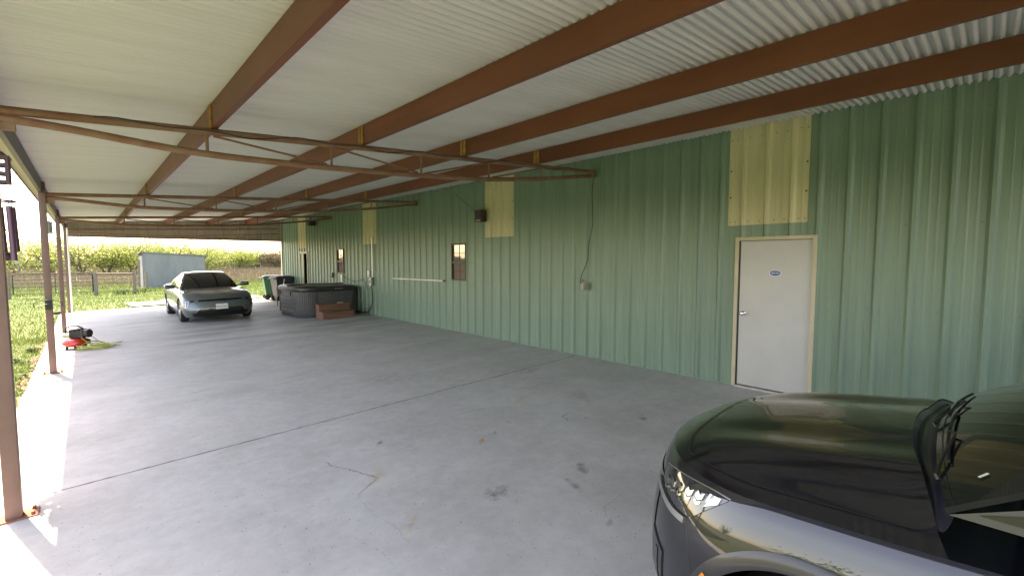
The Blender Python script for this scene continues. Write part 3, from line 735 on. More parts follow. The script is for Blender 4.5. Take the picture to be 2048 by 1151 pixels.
# ---- dark grey crossover, nose towards the far end, beside the camera
def build_suv():
    X0 = 2.64; Y0 = 1.24
    root = thing('parked_suv', 'dark grey crossover with glossy black bonnet in the near right corner', 'car', (X0, Y0, fz(X0)), rot=(0, math.atan(-SL)*-1, 0))
    S = Shape(L=4.62, cf=.66, cr=.5, nr=3.0,
              hw=pchip([0, .15, .38, .62, .80, .90, .96, 1], [.84, .885, .915, .928, .912, .884, .865, .844]),
              yf=pchip([0, .12, .33, .55, .78, .92, 1], [-.10, -.04, 0, -.005, -.020, -.036, -.060]),
              yr=lambda t: -4.62+.06*abs(t-.5), n=pchip([0, .5, .8, 1], [2.4, 2.2, 2.1, 2.0]),
              z0=lambda y: .20, zs=pchip([-4.7, -2.5, -1.34, -1.14, -.94, -.64, -.25, -.06], [1.12, 1.05, 1.005, .988, .974, .957, .930, .895]),
              hood_end=-1.20, cap=(-1.16, -4.60), capz=lambda y: .02)
    AR = [(-.89, .375, .425), (-3.58, .375, .42)]
    body = build_body(root, S, 'suv_paint', 'suv_paint', 1, AR)
    A = pchip([0, .05, .15, .35, .7, 1], [0, .022, .048, .074, .086, .086])
    stp = pchip([0, .2, .5, 1], [0, .006, .034, .066])
    def ridge(x, f):
        u = abs(x)/.86
        return stp(f)*(1-sstep(.76, .93, u))+sstep(.05, .5, f)*(.010*math.exp(-((u-.60)/.10)**2)-.012*math.exp(-((u-.36)/.12)**2))
    H = hood_fn(S, .15, A, ridge)
    mb = MB(); us = list(np.linspace(-1, 1, 61)); vs_ = [max(.001, v) for v in list(np.linspace(0, .5, 40))+list(np.linspace(.5, 1, 31))[1:]]
    mb.grid(lambda u, v: H(u, v), us, vs_); hood = mb.build('hood', 'suv_paint', root, smooth=True, local=True, label='glossy black looking bonnet reflecting the wall')
    v0 = .24; uv = [(.905-.0*k, v) for k, v in enumerate(np.linspace(.985, v0+.05, 50))]
    front = [(u, v0+.05*abs(u/.905)**6) for u in np.linspace(.89, -.89, 70)]
    uv = [(.905, v) for v in np.linspace(.93, v0+.055, 46)]+front+[(-.905, v) for v in np.linspace(v0+.055, .93, 46)]
    tail = [(lerp(.905, .985, k/8), lerp(.93, .998, math.sin(k/8*math.pi/2))) for k in range(9)]
    strip(H, uv, .007).build('shut_line', 'black_plastic', hood, local=True)
    for s in (1, -1): strip(H, [(s*(.905-.035*(k/8)**2), .93+.069*(k/8)) for k in range(9)], .007).build('shut_line', 'black_plastic', hood, local=True)
    # rear edge of the hood: thin rolled lip, then the plastic cowl
    G = dict(wb=.785, wt=.63, yb=-1.125, kb=.065, zb=1.135, db=.035, yt=-2.05, kt=.13, zt=1.60, dt=.03, rwb=.80, ryb=-4.40, rkb=.10, rzb=1.16, ryt=-3.95, rzt=1.62, crown=.05,
             pillarmat='cladding', panes=[(.004, .40, .13, .41), (.43, .70, .44, .69), (.73, .93, .72, .86)])
    ws, wsd = greenhouse(root, S, G, 'suv_paint')
    def cowl(u, v):
        a = H(u*.875, 1.0); b = ws(u*.995, .02); p = a.lerp(b, v); p.z -= .035*math.sin(math.pi*v)+.006*(1-v)-.002*v; return p
    mb = MB(); mb.grid(cowl, list(np.linspace(-1, 1, 41)), list(np.linspace(0, 1, 9))); cw = mb.build('cowl', 'cowl_plastic', root, smooth=True, local=True)
    mb = MB(); mb.grid(lambda u, v: cowl(u, v)+Vector((0, 0, .004)), list(np.linspace(-.75, .75, 31)), [.22, .34]); mb.build('cowl_grille', 'black_plastic', cw, local=True)
    for (u0, v0_, u1, v1, u2, v2) in [(-.72, .02, -.30, .07, .12, .06), (-.02, .02, .36, .08, .78, .06)]:
        n = Vector((0, .45, .89))
        piv = cowl(u0, .75)+n*.012
        q = ws(u1, v1)+n*.016
        mb = MB(); mb.tube([piv, piv+n*.012, piv.lerp(q, .35)+n*.014, q], [.008, .006, .005, .004], 8)
        wp = mb.build('wiper', 'black_plastic', root, smooth=50, local=True)
        pts = [ws(lerp(lerp(u0, u1, .3), u2, k/10), lerp(.035, v2, k/10))+n*(.009+.004*math.sin(math.pi*k/10)) for k in range(11)]; a_, b_ = pts[0], pts[-1]
        mb = MB(); mb.tube(pts, .0055, 6); mb.build('blade', 'black_rubber', wp, smooth=50, local=True)
        mb = MB(); mb.tube([q+n*.002, pts[5]+n*.004], .005, 6); mb.build('blade_joint', 'black_plastic', wp, local=True)
    mb = MB(); p0 = ws(-.86, .20); mb.add([ws(-.80, .10)+Vector((0, .003, .004)), ws(-.785, .125)+Vector((0, .003, .004)), ws(-.77, .12)+Vector((0, .003, .004)), ws(-.785, .095)+Vector((0, .003, .004))], [(0, 1, 2, 3)])
    mb.build('permit_sticker', 'white_plastic', wsd, local=True)
    # headlights on both corners
    for sx in (-1, 1):
        lo = lambda u: lerp(.80, .865, u**1.4); hi = lambda u: lerp(.955, .955, u)-.10*max(0, (u-.80)/.2)**1.5*.0
        lo = pchip([0, .25, .5, .68, .85, 1], [.850, .818, .798, .800, .875, .955]); hi = pchip([0, .35, .8, 1], [.925, .955, .972, .966])
        hl = S.solid(.50, .885, lo, hi, .003, -.01, 24, sx, 7).build('headlight', 'lens_dark', root, smooth=40, local=True)
        for k in range(5):
            a = .555+k*.052; z_ = .862+.012*k
            mb = S.solid(a, a+.036, lambda u: z_-.012+.030*abs(u-.5), lambda u: z_+.018+.030*abs(u-.5), .0085, .002, 7, sx, 3); mb.build('lamp_facet', 'lens_clear', hl, local=True)
            mb = S.solid(a+.003, a+.033, lambda u: z_-.034+.020*abs(u-.5), lambda u: z_-.022+.020*abs(u-.5), .0075, .002, 5, sx, 3); mb.build('lamp_facet', 'chrome', hl, local=True)
        S.solid(.815, .865, lambda u: lerp(.885, .925, u), .955, .0075, .002, 6, sx, 4).build('side_reflector', 'lens_clear', hl, local=True)
        S.solid(.475, .755, lambda u: lo(u*.66)-.045, lambda u: lo(u*.66)-.012, .014, -.004, 24, sx, 5).build('running_light', 'alloy', hl, smooth=40, local=True)
        S.solid(.495, .890, lambda u: hi(u)+.001, lambda u: hi(u)+.005, .004, -.004, 24, sx, 3).build('lamp_rim', 'alloy', hl, local=True)
        # bumper / fender shut line
        mb = MB(); P_ = [(S.ring(lerp(.765, .825, k/12), lerp(.775, .52, k/12))+S.normal(.8, .6)*.0012) for k in range(13)]
        vs2 = []
        for p in P_:
            for d_ in (-.0022, .0022): vs2.append((sx*p.x, p.y+d_, p.z))
        mb.add(vs2, [(2*i, 2*i+1, 2*i+3, 2*i+2) for i in range(12)]); mb.build('shut_line', 'black_plastic', body, local=True)
        # bumper corner vent and lower black lip
        S.solid(.50, .64, lambda u: .16+.05*u, lambda u: .52-.05*u, .006, -.01, 10, sx, 4).build('air_vent', 'cladding', root, local=True)
        S.solid(.575, .60, .20, .45, .010, .0, 4, sx, 4).build('vent_blade', 'suv_paint', root, local=True)
        for (a_y, a_z, a_r) in AR:
            wdt = .060
            def ringf(ph, r, off):
                y, z = a_y+r*math.cos(ph), a_z+r*math.sin(ph); z = max(z, S.z0(y)+.002); t = min(.97, S.t_of(y, z)); x = S.side(y, t); return Vector((sx*(x+off), y, z))
            mb = MB(); ph = list(np.linspace(-.25, math.pi+.25, 50))
            mb.grid(lambda p, q: ringf(p, a_r-.012+q[0], q[1]), ph, [(0, -.03), (.0, .006), (.015, .010), (wdt-.012, .007), (wdt, .001)])
            mb.build('arch_cladding', 'cladding', root, smooth=35, local=True)
        (a_y, a_z, a_r) = AR[0]
        mb = MB(); mb.grid(lambda p, q: ringf(p, a_r-.012+q[0], q[1]), list(np.linspace(.40, .62, 8)), [(.010, .003), (.012, .0135), (.038, .0125), (.040, .003)]); mb.build('side_marker', 'amber', root, local=True)
        # sill cladding
        mb = MB(); mb.grid(lambda y, t: (sx*(S.side(y, t)+.012), y, S.z(y, t)), list(np.linspace(-1.335, -3.14, 20)), [0, .06, .13]); mb.build('sill_cladding', 'cladding', root, smooth=True, local=True)
        # door shut lines, mirror
        for yy in (-1.62, -2.62, -3.35):
            mb = MB(); vs2 = []
            for k in range(15):
                t = lerp(.14, .985, k/14); x = S.side(yy, t)+.0012; z = S.z(yy, t); vs2 += [(sx*x, yy-.002, z), (sx*x, yy+.002, z)]
            mb.add(vs2, [(2*i, 2*i+1, 2*i+3, 2*i+2) for i in range(14)]); mb.build('shut_line', 'black_plastic', body, local=True)
        mb = MB(); mb.bbox(-.11, .11, -.05, .05, -.07, .07, .035, Matrix.Translation((sx*1.02, -1.95, 1.19)) @ Matrix.Rotation(sx*.15, 4, 'Z')); mb.tube([(sx*.86, -1.9, 1.12), (sx*.95, -1.93, 1.15)], .025, 8); mb.build('mirror', 'suv_paint', root, smooth=40, local=True)
        for yy in (-2.45, -3.2): mb = MB(); mb.bbox(sx*.915-.012, sx*.915+.018, yy-.10, yy+.10, .93, .965, .008); mb.build('door_handle', 'suv_paint', root, smooth=40, local=True)
        for (a_y, a_z, a_r) in AR: wheel(root, sx*.80, a_y, .355, .225, sx)
        S.solid(1.0, 1.2, .7, .85, .003, -.004, 6, sx) if False else None
        mb = MB(); mb.bbox(sx*.60-.14, sx*.60+.14, -4.66, -4.58, .82, 1.02, .02); mb.build('tail_light', 'red_lens', root, local=True)
    S.patch(0.0, .50, .40, .86, .004, 16, 6, 1).build('grille', 'black_gloss', root, smooth=True, local=True); S.patch(0.0, .50, .40, .86, .004, 16, 6, -1).build('grille', 'black_gloss', root, smooth=True, local=True)
    for sx in (1, -1): S.solid(0.0, .94, 0.0, .14, .012, -.01, 20, sx, 4).build('front_lip', 'cladding', root, smooth=40, local=True)
build_suv()

# ---- sage grey fastback saloon, parked nose towards the camera
def build_sedan():
    X0, Y0 = 2.875, 15.40
    root = thing('parked_sedan', 'sage grey saloon parked nose-on in front of the field', 'car', (X0, Y0, fz(X0)), rot=(0, math.atan(-SL), math.pi))
    S = Shape(L=4.70, cf=.62, cr=.55, nr=2.6,
              hw=pchip([0, .2, .5, .75, .9, 1], [.82, .89, .925, .915, .885, .845]),
              yf=pchip([0, .15, .35, .6, .8, .93, 1], [-.10, -.03, 0, -.02, -.05, -.10, -.16]),
              yr=lambda t: -4.70+.10*abs(t-.6), n=pchip([0, .4, .8, 1], [3.0, 2.8, 2.4, 2.1]),
              z0=lambda y: .16, zs=pchip([-4.75, -4.0, -2.5, -1.5, -1.1, -.7, -.35, -.15], [.99, .975, .93, .90, .875, .84, .79, .745]),
              hood_end=-1.32, cap=(-1.28, -4.69), capz=lambda y: .03)
    AR = [(-.90, .335, .375), (-3.62, .335, .375)]
    body = build_body(root, S, 'sedan_paint', 'sedan_paint', 1, AR)
    A = pchip([0, .08, .2, .5, 1], [0, .018, .035, .055, .055])
    ridge = lambda x, f: sstep(.05, .5, f)*.016*math.exp(-((abs(x)-.48)/.10)**2)
    H = hood_fn(S, .16, A, ridge)
    mb = MB(); vs_ = [max(.001, v) for v in list(np.linspace(0, .5, 26))+list(np.linspace(.5, 1, 21))[1:]]
    mb.grid(lambda u, v: H(u, v), list(np.linspace(-1, 1, 41)), vs_); hood = mb.build('hood', 'sedan_paint', root, smooth=True, local=True)
    uv = [(.90, v) for v in np.linspace(.98, .25, 40)]+[(u, .20+.05*abs(u/.9)**6) for u in np.linspace(.89, -.89, 40)]+[(-.90, v) for v in np.linspace(.25, .98, 40)]
    strip(H, uv, .010).build('shut_line', 'black_plastic', hood, local=True)
    G = dict(wb=.79, wt=.56, yb=-1.28, kb=.26, zb=.935, db=.05, yt=-2.16, kt=.12, zt=1.385, dt=.035, rwb=.74, ryb=-4.25, rkb=.15, rzb=1.03, ryt=-3.15, rzt=1.39, crown=.045,
             panes=[(.06, .37, .24, .42), (.40, .66, .45, .70), (.69, .84, .73, .80)])
    ws, wsd = greenhouse(root, S, G, 'sedan_paint')
    def cowl(u, v): a = H(u*.97, 1.0); b = ws(u*.97, .03); p = a.lerp(b, v); p.z -= .02*math.sin(math.pi*v); return p
    mb = MB(); mb.grid(cowl, list(np.linspace(-1, 1, 25)), list(np.linspace(0, 1, 6))); mb.build('cowl', 'cowl_plastic', root, smooth=True, local=True)
    for u0, u1 in ((.55, -.1), (-.1, -.72)):
        mb = MB(); mb.tube([ws(u0, .02)+Vector((0, .02, .02)), ws((u0+u1)/2, .035)+Vector((0, .02, .025)), ws(u1, .05)+Vector((0, .015, .015))], .009, 6); mb.build('wiper', 'black_plastic', root, local=True)
    mb = MB(); mb.bbox(-.11, .11, -2.02, -1.99, 1.25, 1.31, .012); mb.build('rear_view_mirror', 'black_plastic', root, local=True)
    for sx in (1, -1):
        S.solid(0.0, .37, lambda u: lerp(.775, .785, u), lambda u: lerp(.885, .860, u), .004, -.02, 22, sx, 4).build('grille_slot', 'black_gloss', root, smooth=40, local=True)
        S.solid(0.0, .47, lambda u: .03+.0*u, lambda u: .46-(0 if u < .60 else .38*((u-.60)/.40)), .006, -.02, 28, sx, 6).build('lower_grille', 'black_gloss', root, smooth=40, local=True)
        for k in range(3): S.solid(0.0, .28, .12+k*.11, .14+k*.11, .016, .004, 12, sx, 3).build('grille_bar', 'black_plastic', root, local=True)
        hl = S.solid(.47, .75, pchip([0, .3, .6, 1], [.76, .66, .46, .40]), pchip([0, .5, 1], [.835, .86, .84]), .005, -.01, 18, sx, 6).build('headlight', 'lens_dark', root, smooth=40, local=True)
        S.solid(.37, .60, lambda u: .835-.01*u, lambda u: .868-.01*u, .012, .002, 12, sx, 3).build('running_light', 'lens_clear', hl, local=True)
        S.solid(.575, .605, .50, .815, .012, .002, 4, sx, 8).build('running_light', 'lens_clear', hl, local=True)
        for k in range(3): S.solid(.64, .70, .47+k*.11, .55+k*.11, .012, .002, 5, sx, 4).build('lamp_lens', 'lens_clear', hl, local=True)
        S.solid(.40, .50, .06, .24, .012, -.004, 6, sx, 4).build('air_curtain', 'black_plastic', root, local=True)
        mb = MB(); mb.bbox(-.135, .135, -.055, .065, -.065, .07, .04, Matrix.Translation((sx*1.01, -1.80, 1.00)) @ Matrix.Rotation(sx*.2, 4, 'Z')); mb.tube([(sx*.80, -1.75, .96), (sx*.93, -1.8, .985)], .022, 8)
        mb.build('mirror', 'sedan_paint' if sx > 0 else 'black_gloss', root, smooth=40, local=True)
        for yy in (-1.42, -2.45, -3.42):
            mb = MB(); vs2 = []
            for k in range(13):
                t = lerp(.10, .985, k/12); x = S.side(yy, t)+.0012; z = S.z(yy, t); vs2 += [(sx*x, yy-.003, z), (sx*x, yy+.003, z)]
            mb.add(vs2, [(2*i, 2*i+1, 2*i+3, 2*i+2) for i in range(12)]); mb.build('shut_line', 'black_plastic', body, local=True)
        for yy in (-2.30, -3.2): mb = MB(); mb.bbox(sx*.905-.01, sx*.905+.016, yy-.09, yy+.09, .80, .825, .006); mb.build('door_handle', 'sedan_paint', root, smooth=40, local=True)
        mb = MB(); mb.grid(lambda y, t: (sx*(S.side(y, t)+.006), y, S.z(y, t)), list(np.linspace(-1.28, -3.24, 16)), [0, .06, .12]); mb.build('sill_trim', 'cladding', root, smooth=True, local=True)
        for (a_y, a_z, a_r) in AR: wheel(root, sx*.81, a_y, .335, .215, sx, 5)
        mb = MB(); mb.bbox(sx*.62-.2, sx*.62+.2, -4.72, -4.62, .80, .90, .02); mb.build('tail_light', 'red_lens', root, local=True)
    pl = MB(); pl.bbox(-.155, .155, .012, .022, .385, .54, .003); pl = pl.build('number_plate', 'plate_white', root, local=True)
    mb = MB(); mb.box(-.165, .165, .004, .0118, .377, .548); mb.build('plate_holder', 'black_plastic', pl, local=True)
    for txt, sz, zz in (('WBZ-0003', .066, .452), ('TEXAS', .026, .518)):
        o = place(text_mesh(txt, sz, 'plate_ink', 'plate_lettering'), 'plate_lettering', pl, True); o.location = (0, .0232, zz); o.rotation_euler = (math.pi/2, 0, math.pi)
build_sedan()
# ------------------------------------------------------------------ things in and on the carport
# hot tub
def hot_tub():
    z0 = fz(5.4); X0, X1, Y0_, Y1_ = 4.56, 6.40, 14.02, 16.35
    root = thing('hot_tub', 'dark grey hot tub under a black vinyl cover by the wall', 'hot tub', ((X0+X1)/2, (Y0_+Y1_)/2, z0))
    def outline(ins, rad, n=10):
        P_ = []
        for (cx, cy_, a0) in ((X1-ins, Y0_+ins, -90), (X1-ins, Y1_-ins, 0), (X0+ins, Y1_-ins, 90), (X0+ins, Y0_+ins, 180)):
            r = rad*(1.0 if a0 in (180, 90) else .45); sx = -1 if cx == X1-ins else 1; sy = 1 if cy_ == Y0_+ins else -1
            ox, oy = cx+sx*r, cy_+sy*r
            P_ += [(ox+r*math.cos(R(a0+90*k/n)), oy+r*math.sin(R(a0+90*k/n))) for k in range(n+1)]
        return P_
    def loft(levels, cap=True):
        mb = MB(); n = None
        for (ins, rad, z) in levels: o = outline(ins, rad); n = len(o); mb.v += [(x, y, z) for x, y in o]
        for i in range(len(levels)-1): mb.f += [(i*n+k, i*n+(k+1) % n, (i+1)*n+(k+1) % n, (i+1)*n+k) for k in range(n)]
        if cap: mb.f.append(tuple(range((len(levels)-1)*n, len(levels)*n)))
        return mb
    loft([(.06, .50, z0), (.05, .50, z0+.09), (.07, .50, z0+.10)]).build('base', 'tub_base', root, smooth=30)
    shell = loft([(.035, .5, z0+.095), (.03, .5, z0+.82)], False).build('shell', 'tub_panel', root, smooth=30)
    # horizontal boards on the long left side and front, vertical slats round the corner
    for k in range(6):
        za = z0+.105+k*.119
        mb = MB(); mb.bbox(X0+.012, X0+.029, Y0_+.56, Y1_-.56, za, za+.115, .004); mb.build('board', 'tub_panel', root, smooth=40)
        mb = MB(); mb.bbox(X0+.60, X1-.32, Y0_+.012, Y0_+.029, za, za+.115, .004); mb.build('board', 'tub_panel', root, smooth=40)
    for (ox, oy, a0) in ((X0+.53, Y0_+.53, 180), (X0+.53, Y1_-.53, 90)):
        for k in range(14):
            a = R(a0+3.2+k*6.43); m = Matrix.Translation((ox, oy, 0)) @ Matrix.Rotation(a, 4, 'Z')
            mb = MB(); mb.bbox(.499, .518, -.024, .024, z0+.10, z0+.818, .006, m); mb.build('slat', 'tub_panel', root, smooth=40)
    cov = loft([(.0, .52, z0+.79), (-.015, .52, z0+.83), (-.012, .52, z0+.905), (.03, .5, z0+.935), (.35, .3, z0+.955), (.8, .1, z0+.975)]).build('cover', 'vinyl_black', root, smooth=30)
    mb = MB(); mb.bbox(X0+.02, X1-.02, 15.15, 15.20, z0+.945, z0+.985, .012); mb.build('cover_seam', 'vinyl_black', cov, smooth=40)
    for (yy, xx) in ((14.75, X0-.004), (15.75, X0-.004)):
        mb = MB(); mb.box(xx-.010, xx+.012, yy, yy+.035, z0+.66, z0+.83); mb.build('strap', 'vinyl_black', cov)
    m = Matrix.Translation((X0+.53, Y0_+.53, 0)) @ Matrix.Rotation(R(245), 4, 'Z'); mb = MB(); mb.box(.515, .540, -.02, .02, z0+.64, z0+.82, m); mb.build('strap', 'vinyl_black', cov)
    mb = MB(); o = Y0_-.0135
    mb.lathe([(0, 0), (.016, 0), (.016, .003), (0, .004)], 12, Matrix.Translation((5.66, o, z0+.868)) @ Matrix.Rotation(math.pi/2, 4, 'X'))
    for k in range(7): mb.box(5.69+k*.030, 5.712+k*.030, o-.004, o, z0+.860, z0+.876)
    mb.build('maker_mark', 'bin_edge', cov)
    mb = MB(); mb.tube([(X0+.01, 16.1, z0+.25), (X0+.005, 16.1, z0+.85)], .012, 6); mb.build('lift_bar', 'tub_panel', root)
hot_tub()
def steps():
    z0 = fz(5.5); root = thing('wooden_steps', 'two tread brown wooden steps in front of the hot tub', 'steps', (5.5, 13.7, z0))
    xa, xb = 5.03, 5.97; ya, ym, yb = 13.40, 13.70, 13.985
    for xx in (xa, xb-.035):
        mb = MB(); mb.prism([(ya+.02, 0), (yb, 0), (yb, .395), (ym+.02, .395), (ym+.02, .19), (ya+.02, .19)], lambda y, z: (xx, y, z0+z), lambda y, z: (xx+.035, y, z0+z)); mb.build('side_board', 'step_wood', root)
    for yy, z1, zlo in ((ya+.018, .19, .0), (ym+.018, .395, .215)):
        mb = MB(); mb.bbox(xa+.036, xb-.036, yy, yy+.022, z0+zlo, z0+z1-.002, .003); mb.build('riser', 'step_wood', root)
    for (a, b, z1) in ((ya-.015, ym+.012, .192), (ym-.012, yb, .397)):
        mb = MB(); mb.bbox(xa-.02, xb+.02, a, b, z0+z1, z0+z1+.03, .005); mb.build('tread', 'step_wood', root)
    mb = MB(); mb.bbox(5.62, 5.80, 13.78, 13.84, z0+.428, z0+.452, .006); tag(mb.build('wood_offcut', 'cream_trim', smooth=40), 'small pale wood offcut lying on the top tread of the steps', 'wood block')
steps()
def bin_(loc, rz, bodym, lidm, label, tilt=0):
    root = thing('wheeled_bin', label, 'bin', loc, rz, 'wheeled bins by the far corner')
    mb = MB(); P0 = [(-.23, -.26), (.23, -.26), (.23, .26), (-.23, .26)]; P1 = [(-.30, -.34), (.30, -.34), (.30, .36), (-.30, .36)]
    lv = [(.06, 0.), (.10, .02), (.55, .55), (.88, .93), (.98, 1.0)]
    for z, t in lv: mb.v += [(lerp(a[0], b[0], t), lerp(a[1], b[1], t), z) for a, b in zip(P0, P1)]
    for i in range(len(lv)-1): mb.f += [(i*4+k, i*4+(k+1) % 4, (i+1)*4+(k+1) % 4, (i+1)*4+k) for k in range(4)]
    mb.f.append((3, 2, 1, 0)); body = mb.build('body', bodym, root, local=True)
    mb = MB(); mb.bbox(-.325, .325, -.365, .385, .945, .985, .012); mb.build('rim', bodym, root, smooth=40, local=True)
    mb = MB(); mb.bbox(-.32, .32, -.38, .38, .987, 1.03, .015); mb.bbox(-.24, .24, -.30, .30, 1.03, 1.06, .015); mb.build('lid', lidm, root, smooth=40, local=True)
    mb = MB(); mb.tube([(-.28, .385, .93), (-.28, .45, .95), (.28, .45, .95), (.28, .385, .93)], .018, 8); mb.build('handle', lidm, root, smooth=40, local=True)
    for s in (-1, 1):
        mb = MB(); mb.lathe([(0, -.03), (.10, -.03), (.115, -.02), (.115, .02), (.10, .03), (0, .03)], 20, Matrix.Translation((s*.26, .24, .115)) @ Matrix.Rotation(math.pi/2, 4, 'Y')); mb.build('wheel', 'black_rubber', root, smooth=40, local=True)
        mb = MB(); mb.bbox(s*.268-.016, s*.268+.012, -.30, -.27, .12, .90, .006, Matrix.Rotation(0, 4, 'X')); mb.build('rib', 'bin_edge' if bodym == 'bin_black' else bodym, root, local=True)
    mb = MB(); mb.tube([(-.2, -.30, .62), (.2, -.30, .62)], .016, 8); mb.build('lift_bar', 'steel', root, local=True)
    return root
bin_((5.99, 21.78, fz(6.0)), R(82), 'bin_green', 'bin_lid', 'green wheeled bin with dark lid at the far corner of the wall')
bin_((6.10, 20.78, fz(6.1)), R(98), 'bin_black', 'bin_black', 'charcoal wheeled bin between the green bin and the hot tub')
mb = MB(); mb.tube([(5.66, 19.70, fz(5.7)+.012), (5.98, 20.02, .93)], .016, 8); tag(mb.build('leaning_stick', 'white_plastic', smooth=50), 'thin white stick leaning between the charcoal bin and hot tub', 'stick')

# compressor and hose
def compressor():
    cx, cy_ = -.20, 13.20; z0 = fz(cx); root = thing('air_compressor', 'red pancake air compressor with black motor beside a post', 'compressor', (cx, cy_, z0), R(-35))
    mb = MB(); mb.lathe([(0, .05), (.14, .052), (.215, .09), (.225, .14), (.215, .19), (.14, .228), (0, .235)], 32); mb.build('tank', 'comp_red', root, smooth=True, local=True)
    for k in range(4):
        a = R(45+90*k); mb = MB(); mb.lathe([(0, 0), (.022, 0), (.026, .07), (0, .075)], 10, Matrix.Translation((.15*math.cos(a), .15*math.sin(a), 0))); mb.build('foot', 'black_rubber', root, smooth=40, local=True)
    mb = MB(); mb.bbox(-.06, .20, -.11, .09, .235, .40, .03); mb.lathe([(.085, 0), (.09, .02), (.09, .10), (.07, .12), (0, .12)], 20, Matrix.Translation((.16, -.01, .325)) @ Matrix.Rotation(math.pi/2, 4, 'Y')); mb.build('motor', 'black_plastic', root, smooth=40, local=True)
    mb = MB()
    for k in range(6): mb.bbox(-.05+k*.035, -.035+k*.035, -.115, .095, .25, .415, .004)
    mb.build('cooling_fin', 'black_plastic', root, local=True)
    mb = MB(); mb.bbox(-.20, -.05, -.07, .07, .24, .33, .015); mb.tube([(-.20, 0, .29), (-.27, -.02, .28), (-.27, .02, .25)], .014, 8); mb.build('regulator', 'steel', root, smooth=40, local=True)
    mb = MB(); mb.tube([(-.20, .0, .30), (-.19, .0, .44), (-.10, 0, .475), (.05, 0, .475), (.14, 0, .42)], .016, 8); mb.build('handle', 'black_plastic', root, smooth=50, local=True)
    rs = random.Random(5)
    pts = [(-.14, 13.06, z0+.26), (-.06, 13.02, z0+.18), (-.02, 12.95, z0+.04)]
    c0 = (.06, 12.92)
    for k in range(7*14):
        a = k/14*2*math.pi; e = .24+.08*math.sin(k*.19)+.03*rs.random(); r2 = .12+.04*math.sin(k*.31)
        x = c0[0]+.13*math.sin(k*.037)+e*math.cos(a+.25*math.sin(k*.05)); y = c0[1]+.1*math.sin(k*.05)+r2*2.0*math.sin(a)
        pts.append((x, y, fz(x)+.010+.008*(k/14)+.10*max(0, math.sin(a*.5+k*.013))*max(0, 1-abs(x+.02)/.3)+.03*max(0, math.sin(a*.5+k*.013))))
    pts += [(.35, 13.35, fz(.35)+.02), (.48, 13.50, fz(.48)+.01), (.55, 13.52, fz(.55)+.01)]
    # smooth
    P_ = [Vector(p) for p in pts]
    for _ in range(2): P_ = [P_[0]]+[(P_[i-1]+P_[i]*2+P_[i+1])/4 for i in range(1, len(P_)-1)]+[P_[-1]]
    mb = MB(); mb.tube(P_, .0075, 6); tag(mb.build('air_hose', 'hose_lime', smooth=True), 'tangle of lime green air hose lying beside the red compressor', 'hose')
    mb = MB(); q = [(-.28, 12.72), (-.05, 12.75), (.15, 12.82), (.33, 12.80)]; mb.tube([(x, y, fz(x)+.011) for x, y in q], .009, 6); tag(mb.build('hose_tail', 'hose_lime', smooth=True), 'short straight end of lime hose nearest the camera', 'hose')
    mb = MB(); mb.tube([(-.12, 13.35, z0+.30), (.05, 13.42, z0+.20), (.18, 13.45, z0+.05), (.32, 13.40, fz(.3)+.01)], .006, 6); mb.build('power_cord', 'dark_cable', root, smooth=True)
compressor()
# hose hanger on the second post and dark valve on the third
def hanger():
    yy = YT[2]-.05; zc = 1.03; x0 = (PX0+PX1)/2
    root = thing('hose_hanger', 'grey metal hose hanger fixed on the second post', 'hose hanger', (x0, yy, zc))
    mb = MB(); mb.grid(lambda a, y: (x0+.165*math.sin(a), y, zc-.10+.15*math.cos(a)*.75), list(np.linspace(-1.15, 1.15, 15)), [yy-.15, yy-.01]); mb.build('saddle', 'gate_steel', root, smooth=True)
    mb = MB(); mb.tube([(x0-.155, yy-.15, zc-.03), (x0-.17, yy-.16, zc+.03), (x0-.08, yy-.165, zc+.075), (x0+.08, yy-.165, zc+.075), (x0+.17, yy-.16, zc+.03), (x0+.155, yy-.15, zc-.03)], .007, 6); mb.build('wire_guard', 'gate_steel', root, smooth=True)
    mb = MB(); mb.bbox(x0-.045, x0+.045, yy-.012, yy-.0015, zc-.09, zc+.07, .003); mb.build('back_plate', 'gate_steel', root)
    mb = MB(); mb.bbox(PX0-.14, PX0-.002, YT[3]-.05, YT[3]+.02, .35, .42, .012); tag(mb.build('bracket', 'black_plastic', smooth=40), 'small black bracket sticking out low on the third post', 'bracket')
hanger()
